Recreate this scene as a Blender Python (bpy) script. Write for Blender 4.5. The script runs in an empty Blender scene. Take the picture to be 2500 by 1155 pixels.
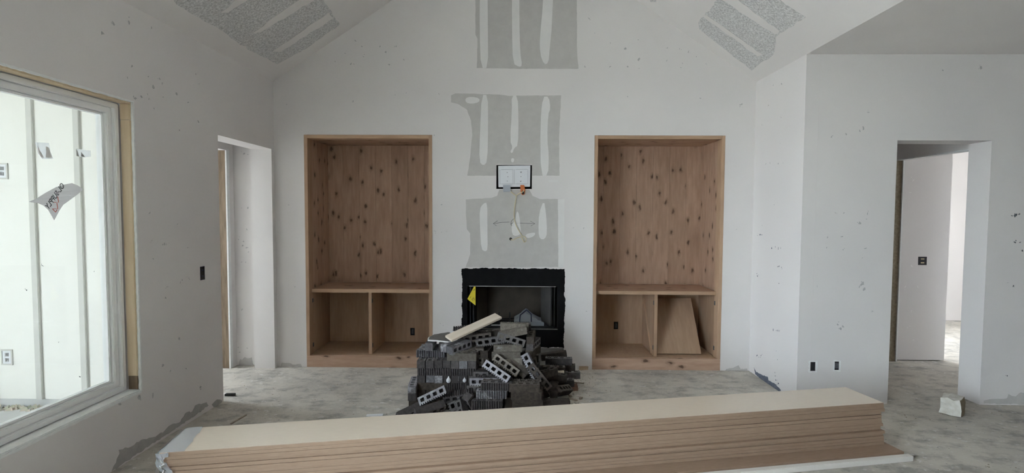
import bpy, bmesh, math, random
from mathutils import Vector, Matrix, Euler
from mathutils.geometry import tessellate_polygon
random.seed(7)
SC = bpy.context.scene
COL = SC.collection
R = math.radians

# ------------------------------------------------------------------ camera
YAW, PIT, ROL, FPX = .0140, -.0453, .0046, 1231.64
c_, s_, cp, sp = math.cos(YAW), math.sin(YAW), math.cos(PIT), math.sin(PIT)
_r = Vector((c_, s_, 0)); FW = Vector((-s_*cp, c_*cp, sp)); _u = Vector((s_*sp, -c_*sp, cp))
RT = _r*math.cos(ROL) + _u*math.sin(ROL); UP = -_r*math.sin(ROL) + _u*math.cos(ROL)
EYE = Vector((0, 0, 1.5))
cam = bpy.data.cameras.new('camera'); co = bpy.data.objects.new('camera', cam); COL.objects.link(co)
cam.sensor_fit = 'HORIZONTAL'; cam.sensor_width = 36; cam.lens = FPX/2500*36; cam.clip_start = .05; cam.clip_end = 200
m = Matrix((RT, UP, -FW)).transposed().to_4x4(); m.translation = EYE
co.matrix_world = m
SC.camera = co

def on(ax, val, px, py):          # the point of a real plane seen at a photograph pixel
    d = FW + RT*((px-1250)/FPX) - UP*((py-577.5)/FPX)
    return EYE + d*((val-EYE[ax])/d[ax])

# ------------------------------------------------------------------ world, light, exposure
w = bpy.data.worlds.new('overcast_sky'); SC.world = w; w.use_nodes = True
bg = w.node_tree.nodes['Background']; bg.inputs[0].default_value = (.78, .878, 1, 1); bg.inputs[1].default_value = 18
SC.view_settings.view_transform = 'Standard'; SC.view_settings.look = 'None'
SC.view_settings.gamma = 1; SC.view_settings.use_curve_mapping = False
SC.view_settings.exposure = 0.50
SC.cycles.max_bounces = 8; SC.cycles.diffuse_bounces = 5; SC.cycles.glossy_bounces = 2; SC.cycles.transmission_bounces = 2; SC.cycles.transparent_max_bounces = 8
SC.cycles.sample_clamp_indirect = 10; SC.cycles.caustics_reflective = False; SC.cycles.caustics_refractive = False

# room dimensions (metres)
XL, YB, XR, YR = -2.344, 4.82, 2.218, 3.995
ZE, APX, APZ, TH = 2.743, -.063, 4.254, .2
YF, XE = -3.6, 6.2                      # wall behind the camera, far side of the open plan
WY0, WY1, WZ0, WZ1 = 1.23, 3.06, .385, 2.166
OY0, OY1, OZ = 3.917, 4.765, 2.10
DX0, DX1, DZ = 2.939, 3.663, 2.083
PORCH_Y = 3.78

# ------------------------------------------------------------------ materials
def nt_new(name):
    m = bpy.data.materials.new(name); m.use_nodes = True
    nt = m.node_tree; b = nt.nodes['Principled BSDF']
    return m, nt, b
def nd(nt, t, **kw):
    n = nt.nodes.new(t)
    for k, v in kw.items(): setattr(n, k, v)
    return n
def ramp(nt, fac, stops):
    r = nd(nt, 'ShaderNodeValToRGB'); nt.links.new(fac, r.inputs[0])
    e = r.color_ramp.elements
    while len(e) > 1: e.remove(e[-1])
    e[0].position, e[0].color = stops[0][0], (*stops[0][1], 1) if len(stops[0][1]) == 3 else stops[0][1]
    for p, c in stops[1:]:
        x = e.new(p); x.color = (*c, 1)
    return r.outputs[0]
def mix(nt, fac, a, b):
    n = nd(nt, 'ShaderNodeMix', data_type='RGBA')
    for i, v in ((0, fac), (6, a), (7, b)):
        if hasattr(v, 'links') or isinstance(v, bpy.types.NodeSocket): nt.links.new(v, n.inputs[i])
        else: n.inputs[i].default_value = v if i == 0 else (*v, 1)
    return n.outputs[2]
def coords(nt, scale=(1, 1, 1), rnd=0):
    tc = nd(nt, 'ShaderNodeTexCoord'); mp = nd(nt, 'ShaderNodeMapping'); mp.inputs['Scale'].default_value = scale
    src = tc.outputs['Object']
    if rnd:
        oi = nd(nt, 'ShaderNodeObjectInfo'); cx = nd(nt, 'ShaderNodeCombineXYZ'); ml = nd(nt, 'ShaderNodeMath', operation='MULTIPLY')
        ml.inputs[1].default_value = rnd; nt.links.new(oi.outputs['Random'], ml.inputs[0])
        for i in range(3): nt.links.new(ml.outputs[0], cx.inputs[i])
        ad = nd(nt, 'ShaderNodeVectorMath', operation='ADD'); nt.links.new(src, ad.inputs[0]); nt.links.new(cx.outputs[0], ad.inputs[1]); src = ad.outputs[0]
    nt.links.new(src, mp.inputs[0]); return mp.outputs[0]
def noise(nt, vec, scale, detail=4, rough=.55):
    n = nd(nt, 'ShaderNodeTexNoise'); n.inputs['Scale'].default_value = scale; n.inputs['Detail'].default_value = detail; n.inputs['Roughness'].default_value = rough
    nt.links.new(vec, n.inputs['Vector']); return n.outputs['Fac']
def bump(nt, b, h, strength, dist):
    n = nd(nt, 'ShaderNodeBump'); n.inputs['Strength'].default_value = strength; n.inputs['Distance'].default_value = dist
    nt.links.new(h, n.inputs['Height']); nt.links.new(n.outputs[0], b.inputs['Normal'])
def plain(name, a, b=None, scale=6, rough=.8, bs=0, bscale=60, rnd=0, stretch=(1, 1, 1), metal=0, spec=.3, lo=.3, hi=.7, det=4):
    m, nt, p = nt_new(name)
    p.inputs['Roughness'].default_value = rough; p.inputs['Metallic'].default_value = metal; p.inputs['Specular IOR Level'].default_value = spec
    v = coords(nt, stretch, rnd)
    if b: nt.links.new(ramp(nt, noise(nt, v, scale, det), [(lo, a), (hi, b)]), p.inputs['Base Color'])
    else: p.inputs['Base Color'].default_value = (*a, 1)
    if bs: bump(nt, p, noise(nt, v, bscale, 3), bs, .004)
    return m
WALL = (.60, .60, .585)
MT = {}
MT['wall'] = plain('painted_drywall', (.722, .692, .675), (.772, .74, .714), 1.3, .85, det=2)
MT['wallR'] = MT['wall']
MT['mud'] = plain('joint_compound', (.83, .81, .785), (.87, .85, .82), 9, .8, .12, 60)
MT['mud2'] = plain('thin_joint_compound', (.75, .735, .715), (.80, .78, .755), 7, .8, .1, 60)
MT['bare'] = plain('bare_drywall_paper', (.52, .50, .475), (.57, .55, .52), 14, .9, .05, 120)
MT['bare_dark'] = plain('bare_drywall_paper_dark', (.37, .36, .34), (.45, .435, .415), 18, .9, .05, 120)
MT['scuff'] = plain('scuff_grey', (.40, .395, .39), (.54, .53, .52), 60, .9)
MT['scuff_dark'] = plain('scuff_dark', (.07, .075, .08), (.16, .16, .17), 60, .9)
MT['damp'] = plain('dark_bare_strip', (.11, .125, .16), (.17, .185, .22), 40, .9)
MT['gypsum'] = plain('gypsum_edge', (.78, .79, .78), (.86, .86, .84), 40, .9, .2, 90)
MT['vinyl'] = plain('white_vinyl', (.90, .90, .89), (.92, .92, .91), 4, .35, spec=.5)
MT['ink'] = plain('ink', (.03, .03, .035), rough=.7)
MT['black_hole'] = plain('black_plastic_and_hole_shade', (.012, .012, .014), rough=.6)
MT['box_blue'] = plain('dark_blue_plastic', (.02, .022, .06), rough=.5)
MT['blackpaint'] = plain('black_paint', (.006, .006, .007), (.010, .010, .011), 12, .8, .1, 60, spec=.08)
MT['blackmetal'] = plain('black_metal', (.012, .012, .013), (.018, .018, .018), 9, .5, spec=.25)
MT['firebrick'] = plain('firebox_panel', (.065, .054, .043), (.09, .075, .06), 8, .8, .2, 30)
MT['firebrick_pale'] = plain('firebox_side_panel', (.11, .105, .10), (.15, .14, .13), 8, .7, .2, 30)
MT['steel'] = plain('bare_steel', (.32, .32, .32), (.42, .42, .41), 20, .35, metal=.9)
MT['cement'] = plain('cement_board', (.13, .125, .115), (.17, .165, .15), 10, .9, .2, 50)
MT['white_pl'] = plain('white_plastic', (.72, .73, .75), (.76, .77, .79), 6, .45, spec=.5)
MT['grey_pl'] = plain('grey_plastic', (.42, .44, .48), rough=.5)
MT['orange'] = plain('orange_plastic', (.65, .19, .06), rough=.5)
MT['cable'] = plain('cream_cable', (.66, .58, .36), rough=.5)
MT['yellow'] = plain('yellow_card', (.72, .58, .03), (.78, .65, .05), 20, .6)
MT['paper'] = plain('white_paper', (.75, .76, .78), (.82, .83, .84), 20, .8)
MT['pine'] = plain('pale_pine', (.68, .585, .46), (.76, .67, .55), 4, .7, .1, 40, stretch=(.6, 6, 6))
MT['stud'] = plain('stud_pine', (.66, .51, .33), (.76, .62, .44), 5, .75, .15, 30, stretch=(7, 7, .6))
MT['stud_old'] = plain('weathered_stud', (.15, .11, .075), (.30, .23, .16), 6, .85, .3, 30, stretch=(7, 7, .7))
MT['scrapwood'] = plain('scrap_wood', (.40, .29, .19), (.55, .43, .30), 8, .8, .1, 40, stretch=(.8, 6, 6))
MT['chip'] = plain('wood_chip', (.30, .24, .18), (.5, .43, .34), 20, .85)
MT['redbrick'] = plain('red_brick', (.22, .13, .09), (.30, .19, .14), 40, .9, .3, 120)
MT['primed'] = plain('primed_white_strip', (.72, .68, .62), (.80, .77, .72), 3, .6, stretch=(.4, 5, 5))
MT['ext'] = plain('white_exterior_board', (.86, .845, .79), (.89, .875, .825), 1.5, .7, det=1)
MT['ext_trim'] = plain('grey_batten', (.60, .59, .55), (.68, .67, .63), 2, .8)
MT['porch'] = plain('porch_concrete', (.55, .55, .54), (.68, .68, .67), 3, .9, .2, 40)
MT['dirt'] = plain('pale_dirt', (.62, .59, .54), (.72, .69, .64), .6, .95)
MT['grass'] = plain('porch_litter', (.36, .42, .30), (.62, .50, .44), 30, .95)
MT['block'] = plain('pale_foam_block', (.55, .52, .45), (.70, .68, .62), 25, .9, .4, 60)
MT['block_side'] = plain('brown_cut_face', (.22, .18, .12), (.34, .29, .21), 40, .9, .4, 80)
MT['redtag'] = plain('red_print', (.6, .12, .09), rough=.6)
def mk_film(name, c, tr):
    m, nt, p = nt_new(name); nt.nodes.remove(p); out = nt.nodes['Material Output']
    d = nd(nt, 'ShaderNodeBsdfDiffuse'); d.inputs[0].default_value = (*c, 1); t = nd(nt, 'ShaderNodeBsdfTranslucent'); t.inputs[0].default_value = (*c, 1)
    mx = nd(nt, 'ShaderNodeMixShader'); mx.inputs[0].default_value = tr; nt.links.new(d.outputs[0], mx.inputs[1]); nt.links.new(t.outputs[0], mx.inputs[2]); nt.links.new(mx.outputs[0], out.inputs[0]); return m
MT['film'] = mk_film('grey_label_film', (.74, .73, .73), .65)
MT['film_pale'] = mk_film('pale_label_film', (.95, .96, .97), .7)

# concrete floor with plaster spatter
def mk_floor():
    m, nt, p = nt_new('spattered_concrete'); p.inputs['Roughness'].default_value = .8; p.inputs['Specular IOR Level'].default_value = .25
    v = coords(nt); vs = coords(nt, (1, 1.45, 1))
    base = ramp(nt, noise(nt, v, 1.25, 7, .65), [(.30, (.42, .395, .345)), (.5, (.58, .545, .475)), (.72, (.70, .655, .57))])
    d = ramp(nt, noise(nt, vs, 5.5, 7, .7), [(.36, (.50, .50, .51)), (.52, (1, 1, 1))])
    mm = nd(nt, 'ShaderNodeMix', data_type='RGBA', blend_type='MULTIPLY'); mm.inputs[0].default_value = .75
    nt.links.new(base, mm.inputs[6]); nt.links.new(d, mm.inputs[7])
    w1 = ramp(nt, noise(nt, vs, 17, 4, .6), [(.585, (0, 0, 0)), (.66, (1, 1, 1))])
    w2 = ramp(nt, noise(nt, v, 2.3, 2), [(.38, (0.1, .1, .1)), (.62, (.75, .75, .75))])
    mk = nd(nt, 'ShaderNodeMath', operation='MULTIPLY'); nt.links.new(w1, mk.inputs[0]); nt.links.new(w2, mk.inputs[1])
    col = mix(nt, mk.outputs[0], mm.outputs[2], (.78, .765, .74))
    f = ramp(nt, noise(nt, v, 55, 3), [(.66, (0, 0, 0)), (.72, (.8, .8, .8))])
    col = mix(nt, f, col, (.14, .13, .12))
    nt.links.new(col, p.inputs['Base Color']); bump(nt, p, noise(nt, v, 30, 5), .25, .01)
    return m
MT['floor'] = mk_floor()

# knotty alder boards, grain along local z or x, different for every board
def mk_knotty(name, grain='z', a=(.42, .275, .19), b=(.54, .37, .265), knots=True):
    m, nt, p = nt_new(name); p.inputs['Roughness'].default_value = .65; p.inputs['Specular IOR Level'].default_value = .25
    st = {'z': (1, 1, .12), 'x': (.12, 1, 1)}[grain]
    v = coords(nt, st, 9.7)
    g = noise(nt, v, 38, 5, .6); col = ramp(nt, g, [(.3, a), (.7, b)])
    oi = nd(nt, 'ShaderNodeObjectInfo')
    tone = ramp(nt, oi.outputs['Random'], [(0, (.87, .85, .84)), (.5, (.98, .97, .97)), (1, (1.08, 1.08, 1.08))])
    mm = nd(nt, 'ShaderNodeMix', data_type='RGBA', blend_type='MULTIPLY'); mm.inputs[0].default_value = 1
    nt.links.new(col, mm.inputs[6]); nt.links.new(tone, mm.inputs[7]); col = mm.outputs[2]
    sw = noise(nt, coords(nt, {'z': (2.2, 2.2, .7), 'x': (.7, 2.2, 2.2)}[grain], 5.1), 2.4, 3)
    col = mix(nt, ramp(nt, sw, [(.52, (0, 0, 0)), (.75, (.35, .35, .35))]), col, (.26, .15, .095))
    if knots:
        vk = coords(nt, (1, 1, 1), 31.3); sx_ = nd(nt, 'ShaderNodeSeparateXYZ'); nt.links.new(vk, sx_.inputs[0])
        def lin(p_, q_, f):
            a_ = nd(nt, 'ShaderNodeMath', operation='ADD'); nt.links.new(sx_.outputs[p_], a_.inputs[0]); nt.links.new(sx_.outputs[q_], a_.inputs[1]) if q_ is not None else None
            if q_ is None: a_.inputs[1].default_value = 0
            b_ = nd(nt, 'ShaderNodeMath', operation='MULTIPLY'); b_.inputs[1].default_value = f; nt.links.new(a_.outputs[0], b_.inputs[0]); return b_.outputs[0]
        cx_ = nd(nt, 'ShaderNodeCombineXYZ')
        if grain == 'z': nt.links.new(lin(0, 1, 6.4), cx_.inputs[0]); nt.links.new(lin(2, None, 3.5), cx_.inputs[1])
        else: nt.links.new(lin(1, 2, 6.4), cx_.inputs[0]); nt.links.new(lin(0, None, 3.5), cx_.inputs[1])
        dn = nd(nt, 'ShaderNodeTexNoise'); dn.inputs['Scale'].default_value = 5; nt.links.new(cx_.outputs[0], dn.inputs['Vector'])
        sc = nd(nt, 'ShaderNodeVectorMath', operation='MULTIPLY_ADD'); sc.inputs[1].default_value = (.22, .22, .22)
        nt.links.new(dn.outputs['Color'], sc.inputs[0]); nt.links.new(cx_.outputs[0], sc.inputs[2])
        vo = nd(nt, 'ShaderNodeTexVoronoi'); vo.voronoi_dimensions = '2D'; vo.inputs['Scale'].default_value = 1; nt.links.new(sc.outputs[0], vo.inputs['Vector'])
        k = ramp(nt, vo.outputs['Distance'], [(.0, (.95, .95, .95)), (.055, (.8, .8, .8)), (.09, (.28, .28, .28)), (.19, (0, 0, 0))])
        col = mix(nt, k, col, (.075, .04, .022))
    nt.links.new(col, p.inputs['Base Color']); bump(nt, p, g, .08, .002)
    return m
MT['knotty'] = mk_knotty('knotty_alder')
MT['knotty_x'] = mk_knotty('knotty_alder_flat', 'x')
MT['alder'] = mk_knotty('clear_alder', 'z', (.44, .295, .19), (.54, .375, .25), False)
MT['alder_x'] = mk_knotty('clear_alder_flat', 'x', (.44, .295, .19), (.54, .375, .25), False)
MT['ply'] = mk_knotty('plywood_sheet', 'z', (.42, .285, .185), (.50, .35, .235), False)

def mk_brick(name, a, b, mort):
    m, nt, p = nt_new(name); p.inputs['Roughness'].default_value = .9; p.inputs['Specular IOR Level'].default_value = .2
    v = coords(nt, (1, 1, 1), 17)
    col = ramp(nt, noise(nt, v, 45, 5, .65), [(.32, a), (.68, b)])
    oi = nd(nt, 'ShaderNodeObjectInfo')
    tone = ramp(nt, oi.outputs['Random'], [(0, (.72, .70, .70)), (1, (1.25, 1.22, 1.2))])
    mm = nd(nt, 'ShaderNodeMix', data_type='RGBA', blend_type='MULTIPLY'); mm.inputs[0].default_value = 1
    nt.links.new(col, mm.inputs[6]); nt.links.new(tone, mm.inputs[7]); col = mm.outputs[2]
    k = ramp(nt, noise(nt, v, 13, 6, .7), [(mort, (0, 0, 0)), (mort+.08, (.85, .85, .85))])
    col = mix(nt, k, col, (.42, .42, .43))
    nt.links.new(col, p.inputs['Base Color']); bump(nt, p, noise(nt, v, 160, 4), .5, .002)
    return m
MT['brick'] = mk_brick('dark_brick', (.052, .049, .049), (.105, .098, .096), .66)
MT['brick_brown'] = mk_brick('brown_black_brick', (.040, .034, .029), (.085, .072, .06), .70)
MT['brick_pale'] = mk_brick('dusty_brick', (.12, .108, .09), (.21, .195, .165), .62)
MT['brick_ash'] = mk_brick('plaster_spattered_brick', (.11, .11, .115), (.20, .20, .21), .56)
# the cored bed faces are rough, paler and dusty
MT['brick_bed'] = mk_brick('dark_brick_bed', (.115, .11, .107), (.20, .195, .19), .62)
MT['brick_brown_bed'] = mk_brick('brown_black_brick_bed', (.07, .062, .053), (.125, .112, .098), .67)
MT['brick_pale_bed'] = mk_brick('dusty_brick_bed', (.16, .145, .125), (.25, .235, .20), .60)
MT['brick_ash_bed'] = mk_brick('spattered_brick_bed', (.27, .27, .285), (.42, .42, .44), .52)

def mk_mdf(name, a, b, ro=.65, spc=.3):
    m, nt, p = nt_new(name); p.inputs['Roughness'].default_value = ro; p.inputs['Specular IOR Level'].default_value = spc
    v = coords(nt, (.25, 2, 2), 3)
    nt.links.new(ramp(nt, noise(nt, v, 60, 4, .6), [(.3, a), (.7, b)]), p.inputs['Base Color'])
    bump(nt, p, noise(nt, v, 120, 3), .15, .002); return m
MT['mdf'] = mk_mdf('mdf_edge', (.30, .205, .14), (.36, .255, .18))
MT['mdf_sheen_top'] = mk_mdf('mdf_sheen_face', (.735, .635, .515), (.785, .685, .56), .30, .6)  # window sheen on the top board is put into this paler colour

# speckled ceiling texture
def mk_speckle():
    m, nt, p = nt_new('speckled_ceiling_texture'); p.inputs['Roughness'].default_value = .95
    v = coords(nt)
    n = noise(nt, v, 75, 3, .55)
    nt.links.new(ramp(nt, n, [(.34, (.44, .43, .42)), (.50, (.59, .58, .57)), (.66, (.75, .74, .725))]), p.inputs['Base Color'])
    bump(nt, p, n, .4, .01); return m
MT['speckle'] = mk_speckle()

def mk_glass(name, tint=(1, 1, 1), rough=.02, opac=.0):
    m, nt, p = nt_new(name); nt.nodes.remove(p); out = nt.nodes['Material Output']
    t = nd(nt, 'ShaderNodeBsdfTransparent'); t.inputs[0].default_value = (*tint, 1)
    g = nd(nt, 'ShaderNodeBsdfGlossy'); g.inputs['Roughness'].default_value = rough
    lw = nd(nt, 'ShaderNodeLayerWeight'); lw.inputs[0].default_value = .5
    pw5 = nd(nt, 'ShaderNodeMath', operation='POWER'); pw5.inputs[1].default_value = 5; nt.links.new(lw.outputs['Facing'], pw5.inputs[0])
    fr = nd(nt, 'ShaderNodeMath', operation='MULTIPLY_ADD'); fr.inputs[1].default_value = .9; fr.inputs[2].default_value = .02; nt.links.new(pw5.outputs[0], fr.inputs[0])
    mx = nd(nt, 'ShaderNodeMixShader'); nt.links.new(fr.outputs[0], mx.inputs[0]); nt.links.new(t.outputs[0], mx.inputs[1]); nt.links.new(g.outputs[0], mx.inputs[2])
    last = mx.outputs[0]
    if opac:
        d = nd(nt, 'ShaderNodeBsdfDiffuse'); d.inputs[0].default_value = (.7, .75, .82, 1)
        m2 = nd(nt, 'ShaderNodeMixShader'); m2.inputs[0].default_value = opac
        nt.links.new(last, m2.inputs[1]); nt.links.new(d.outputs[0], m2.inputs[2]); last = m2.outputs[0]
    nt.links.new(last, out.inputs[0]); return m
MT['glass'] = mk_glass('window_glass', (.97, .985, .98))
MT['plastic'] = mk_glass('clear_plastic_film', (.92, .94, .97), .14, .34)

# ------------------------------------------------------------------ mesh helpers
class MB:
    def __init__(s): s.v = []; s.f = []
    def quad(s, *p):
        n = len(s.v); s.v += [tuple(q) for q in p]; s.f.append(tuple(range(n, n+len(p)))); return s
    def box(s, x0, x1, y0, y1, z0, z1):
        n = len(s.v)
        s.v += [(x, y, z) for z in (z0, z1) for y in (y0, y1) for x in (x0, x1)]
        for a in ((0, 2, 3, 1), (4, 5, 7, 6), (0, 1, 5, 4), (2, 6, 7, 3), (0, 4, 6, 2), (1, 3, 7, 5)): s.f.append(tuple(n+i for i in a))
        return s
    def prism(s, outline, holes, w0, w1, to3):
        loops = [outline] + list(holes)
        flat = [q for l in loops for q in l]
        tri = tessellate_polygon([[Vector((a, b, 0)) for a, b in l] for l in loops])
        for w_ in (w0, w1):
            n = len(s.v); s.v += [tuple(to3(a, b, w_)) for a, b in flat]
            for t in tri: s.f.append(tuple(n+i for i in (t if w_ == w1 else t[::-1])))
        n = len(s.v) - 2*len(flat); k = 0
        for l in loops:
            L = len(l)
            for i in range(L):
                j = (i+1) % L; s.f.append((n+k+i, n+k+j, n+len(flat)+k+j, n+len(flat)+k+i))
            k += L
        return s
    def grid(s, outline, holes, w0, w1, to3):      # rectilinear slab with rectangular holes
        us = sorted({round(p[0], 5) for l in [outline]+list(holes) for p in l}); vs = sorted({round(p[1], 5) for l in [outline]+list(holes) for p in l})
        def inside(poly, x, y):
            c = False
            for i in range(len(poly)):
                (x1, y1), (x2, y2) = poly[i], poly[i-1]
                if (y1 > y) != (y2 > y) and x < (x2-x1)*(y-y1)/(y2-y1)+x1: c = not c
            return c
        nu, nv = len(us)-1, len(vs)-1
        F = [[inside(outline, (us[i]+us[i+1])/2, (vs[j]+vs[j+1])/2) and not any(inside(h, (us[i]+us[i+1])/2, (vs[j]+vs[j+1])/2) for h in holes) for j in range(nv)] for i in range(nu)]
        g = lambda i, j: 0 <= i < nu and 0 <= j < nv and F[i][j]
        for i in range(nu):
            for j in range(nv):
                if not F[i][j]: continue
                a, b, c, d = us[i], us[i+1], vs[j], vs[j+1]
                for w_ in (w0, w1): s.quad(to3(a, c, w_), to3(b, c, w_), to3(b, d, w_), to3(a, d, w_))
                for (o, p, q) in ((g(i-1, j), (a, c), (a, d)), (g(i+1, j), (b, c), (b, d)), (g(i, j-1), (a, c), (b, c)), (g(i, j+1), (a, d), (b, d))):
                    if not o: s.quad(to3(*p, w0), to3(*q, w0), to3(*q, w1), to3(*p, w1))
        return s
    def tube(s, pts, r, seg=6):
        pts = [Vector(p) for p in pts]; n0 = len(s.v)
        for i, p in enumerate(pts):
            d = (pts[min(i+1, len(pts)-1)] - pts[max(i-1, 0)]).normalized()
            a = d.orthogonal().normalized() if i == 0 else (a - d*a.dot(d)).normalized()
            b = d.cross(a)
            for k in range(seg):
                t = 2*math.pi*k/seg; s.v.append(tuple(p + (a*math.cos(t) + b*math.sin(t))*r))
        for i in range(len(pts)-1):
            for k in range(seg):
                q = n0+i*seg; s.f.append((q+k, q+(k+1) % seg, q+seg+(k+1) % seg, q+seg+k))
        s.f.append(tuple(n0+k for k in range(seg))[::-1]); s.f.append(tuple(n0+(len(pts)-1)*seg+k for k in range(seg)))
        return s
    def mesh(s, name, off=(0, 0, 0), bevel=0, smooth=False):
        me = bpy.data.meshes.new(name); o = Vector(off)
        me.from_pydata([Vector(v)-o for v in s.v], [], s.f)
        bm = bmesh.new(); bm.from_mesh(me)
        bmesh.ops.remove_doubles(bm, verts=bm.verts, dist=1e-5)
        bmesh.ops.recalc_face_normals(bm, faces=bm.faces)
        if bevel: bmesh.ops.bevel(bm, geom=[e for e in bm.edges if len(e.link_faces) == 2 and e.calc_face_angle(0) > .6], offset=bevel, segments=2, affect='EDGES', clamp_overlap=True)
        if smooth:
            for f in bm.faces: f.smooth = True
        bm.to_mesh(me); bm.free(); return me
    def build(s, name, mat, parent=None, bevel=0, smooth=False):
        off = parent.matrix_basis.translation if parent else (0, 0, 0)
        if parent and parent.parent: off = Vector(off) + parent.parent.matrix_basis.translation
        me = s.mesh(name, off, bevel, smooth); return link(name, me, mat, parent)
def link(name, me, mat, parent=None):
    o = bpy.data.objects.new(name, me); COL.objects.link(o)
    if mat and not me.materials: me.materials.append(MT[mat] if isinstance(mat, str) else mat)
    if parent: o.parent = parent
    return o
def tag(o, label=None, cat=None, group=None, kind=None):
    if label: o['label'] = label
    if cat: o['category'] = cat
    if group: o['group'] = group
    if kind: o['kind'] = kind
    return o
def thing(name, loc, label, cat, group=None, kind=None):
    o = bpy.data.objects.new(name, None); COL.objects.link(o); o.location = loc; o.empty_display_size = .05
    o.matrix_basis.translation = Vector(loc)
    return tag(o, label, cat, group, kind)
def rect(a0, a1, b0, b1): return [(a0, b0), (a1, b0), (a1, b1), (a0, b1)]
def struct(o, label, cat='wall'): return tag(o, label, cat, kind='structure')
FY = lambda y0: (lambda u, v, w_: (u, y0-w_, v))        # plane y=y0, w towards the camera
FXp = lambda x0: (lambda u, v, w_: (x0+w_, u, v))       # plane x=x0, w to +x
FXm = lambda x0: (lambda u, v, w_: (x0-w_, u, v))
FZ = lambda z0: (lambda u, v, w_: (u, v, z0+w_))

# ------------------------------------------------------------------ the shell
floor = struct(MB().box(XL-.6, 7.3, YF-.3, 7.6, -.12, 0).build('floor', 'floor'), 'grey concrete slab floor spattered with pale plaster', 'floor')
wl = MB().grid([(YF, 0), (OY0, 0), (OY0, OZ), (OY1, OZ), (OY1, 0), (YB+.2, 0), (YB+.2, ZE+.05), (YF, ZE+.05)],
                [rect(WY0, WY1, WZ0, WZ1), rect(-1.3, .9, .05, 2.6)], -TH, 0, FXp(XL)).build('wall_left', 'wall')
struct(wl, 'left wall of scuffed grey primed drywall around the big window')
CL0, CL1, CR0, CR1, CZ = -2.058, -.8305, .7105, 1.940, 2.244
FBX0, FBX1, FBZ0, FBZ1 = -.499, .377, .385, .806
out = [(XL, 0), (CL0, 0), (CL0, CZ), (CL1, CZ), (CL1, 0), (CR0, 0), (CR0, CZ), (CR1, CZ), (CR1, 0), (XR, 0), (XR, ZE), (APX, APZ), (XL, ZE)]
wb = MB().prism(out, [rect(FBX0, FBX1, FBZ0, FBZ1), rect(-.219, .119, 1.735, 1.962)], -.13, 0, FY(YB)).build('wall_back', 'wall')
struct(wb, 'tall gabled end wall of primed drywall around the fireplace')
wr = MB().prism(rect(YR, YB+.13, 0, ZE+.03), [], -.005, .1, lambda u, v, w_: (XR+.1-w_, u, v)).build('wall_return', 'wall')
struct(wr, 'narrow return wall right of the right cabinet, lit bluish')
wrr = MB().grid([(XR+.1055, 0), (DX0, 0), (DX0, DZ), (DX1, DZ), (DX1, 0), (XE, 0), (XE, ZE+.05), (XR+.1055, ZE+.05)],
                 [rect(2.318, 2.366, .258, .333), rect(2.512, 2.552, .268, .338)], -TH, 0, FY(YR)).build('wall_right', 'wall')
struct(wrr, 'grey wall facing the camera with a doorway on the right')
wf = MB().prism(rect(XL-.2, XE, 0, 4.4), [], -.2, 0, lambda u, v, w_: (u, YF+w_, v)).build('wall_front', 'bare_dark')  # dark surface chosen to cut light bounced onto the right wall
struct(wf, 'plain wall behind the viewpoint')
we = MB().prism(rect(YF-.2, YR, 0, 2.8), [], -.15, 0, FXm(XE)).build('wall_far_side', 'bare_dark'); struct(we, 'far side wall of the open plan room')  # dark surface here too, to weaken bounced light
# ceilings
sl = math.hypot(XR-APX, APZ-ZE)
def slope(name, xe, sign, label):
    d = Vector((APX-xe, 0, APZ-ZE)).normalized(); n = Vector((d.z*sign, 0, -d.x*sign))
    if n.z > 0: n = -n
    fr = lambda u, v, w_: Vector((xe, u, ZE)) + d*v + n*w_
    L = math.hypot(APX-xe, APZ-ZE)
    o = MB().prism(rect(YF, YB, 0, L), [], -.12, 0, fr).build(name, 'wall'); struct(o, label, 'ceiling')
    return o, fr, d, n
cl, frL, dL, nL = slope('ceiling_left', XL, 1, 'left slope of the vaulted ceiling with a speckled unfinished patch')
cr, frR, dR, nR = slope('ceiling_right', XR, 1, 'right slope of the vaulted ceiling with a speckled unfinished patch')
cf = MB().box(XR, XE+.15, YF, YR, ZE, ZE+.12).build('ceiling_flat', 'wall'); struct(cf, 'flat drywall ceiling right of the vault', 'ceiling')
cb = MB().box(XL-.8, 7.4, YB+.13, 7.5, 2.75, 2.85).box(XR+.1, 7.4, YR+.2, YB+.13, 2.75, 2.85).box(XE+.15, 7.4, 2.5, YR+.2, 2.75, 2.85).build('ceiling_rear_rooms', 'wall'); struct(cb, 'ceiling over the rooms behind the walls', 'ceiling')
# hall behind the left opening
hl = MB().grid([(3.85, 0), (3.95, 0), (3.95, 2.085), (4.79, 2.085), (4.79, 0), (4.86, 0), (4.86, 2.5), (3.85, 2.5)], [], -.12, 0, FXp(-2.763)).build('wall_hall_side', 'wall')
struct(hl, 'short hall wall with an unfinished doorway seen through the left opening')
hb = MB().box(-4.2, XL-TH+.0, 4.855, 4.95, 0, 2.5).build('wall_hall_end', 'wall'); struct(hb, 'bluish end wall of the hall seen through the left opening')
hc = MB().box(-4.2, XL-TH, 3.8, 4.95, 2.45, 2.55).build('ceiling_hall', 'wall'); struct(hc, 'low hall ceiling behind the left opening', 'ceiling')
hd = MB().grid(rect(3.75, 4.95, 0, 2.55), [rect(4.15, 4.55, .7, 2.1)], -.1, 0, FXp(-4.2)).build('wall_hall_far', 'wall'); struct(hd, 'far wall of the dark hall room')
st = thing('trim_1', (-2.82, 4.79, 0), 'weathered bare stud lining the unfinished hall doorway', 'trim', kind='structure')
MB().box(-2.868, -2.778, 4.752, 4.7895, 0, 2.085).build('stud', 'stud_old', st, .002)
MB().box(-2.777, -2.7625, 4.746, 4.7895, 0, 2.086).build('drywall_edge', 'gypsum', st, .001)
MB().box(-2.882, -2.869, 4.746, 4.7895, 0, 2.086).build('drywall_edge', 'gypsum', st, .001)
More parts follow.
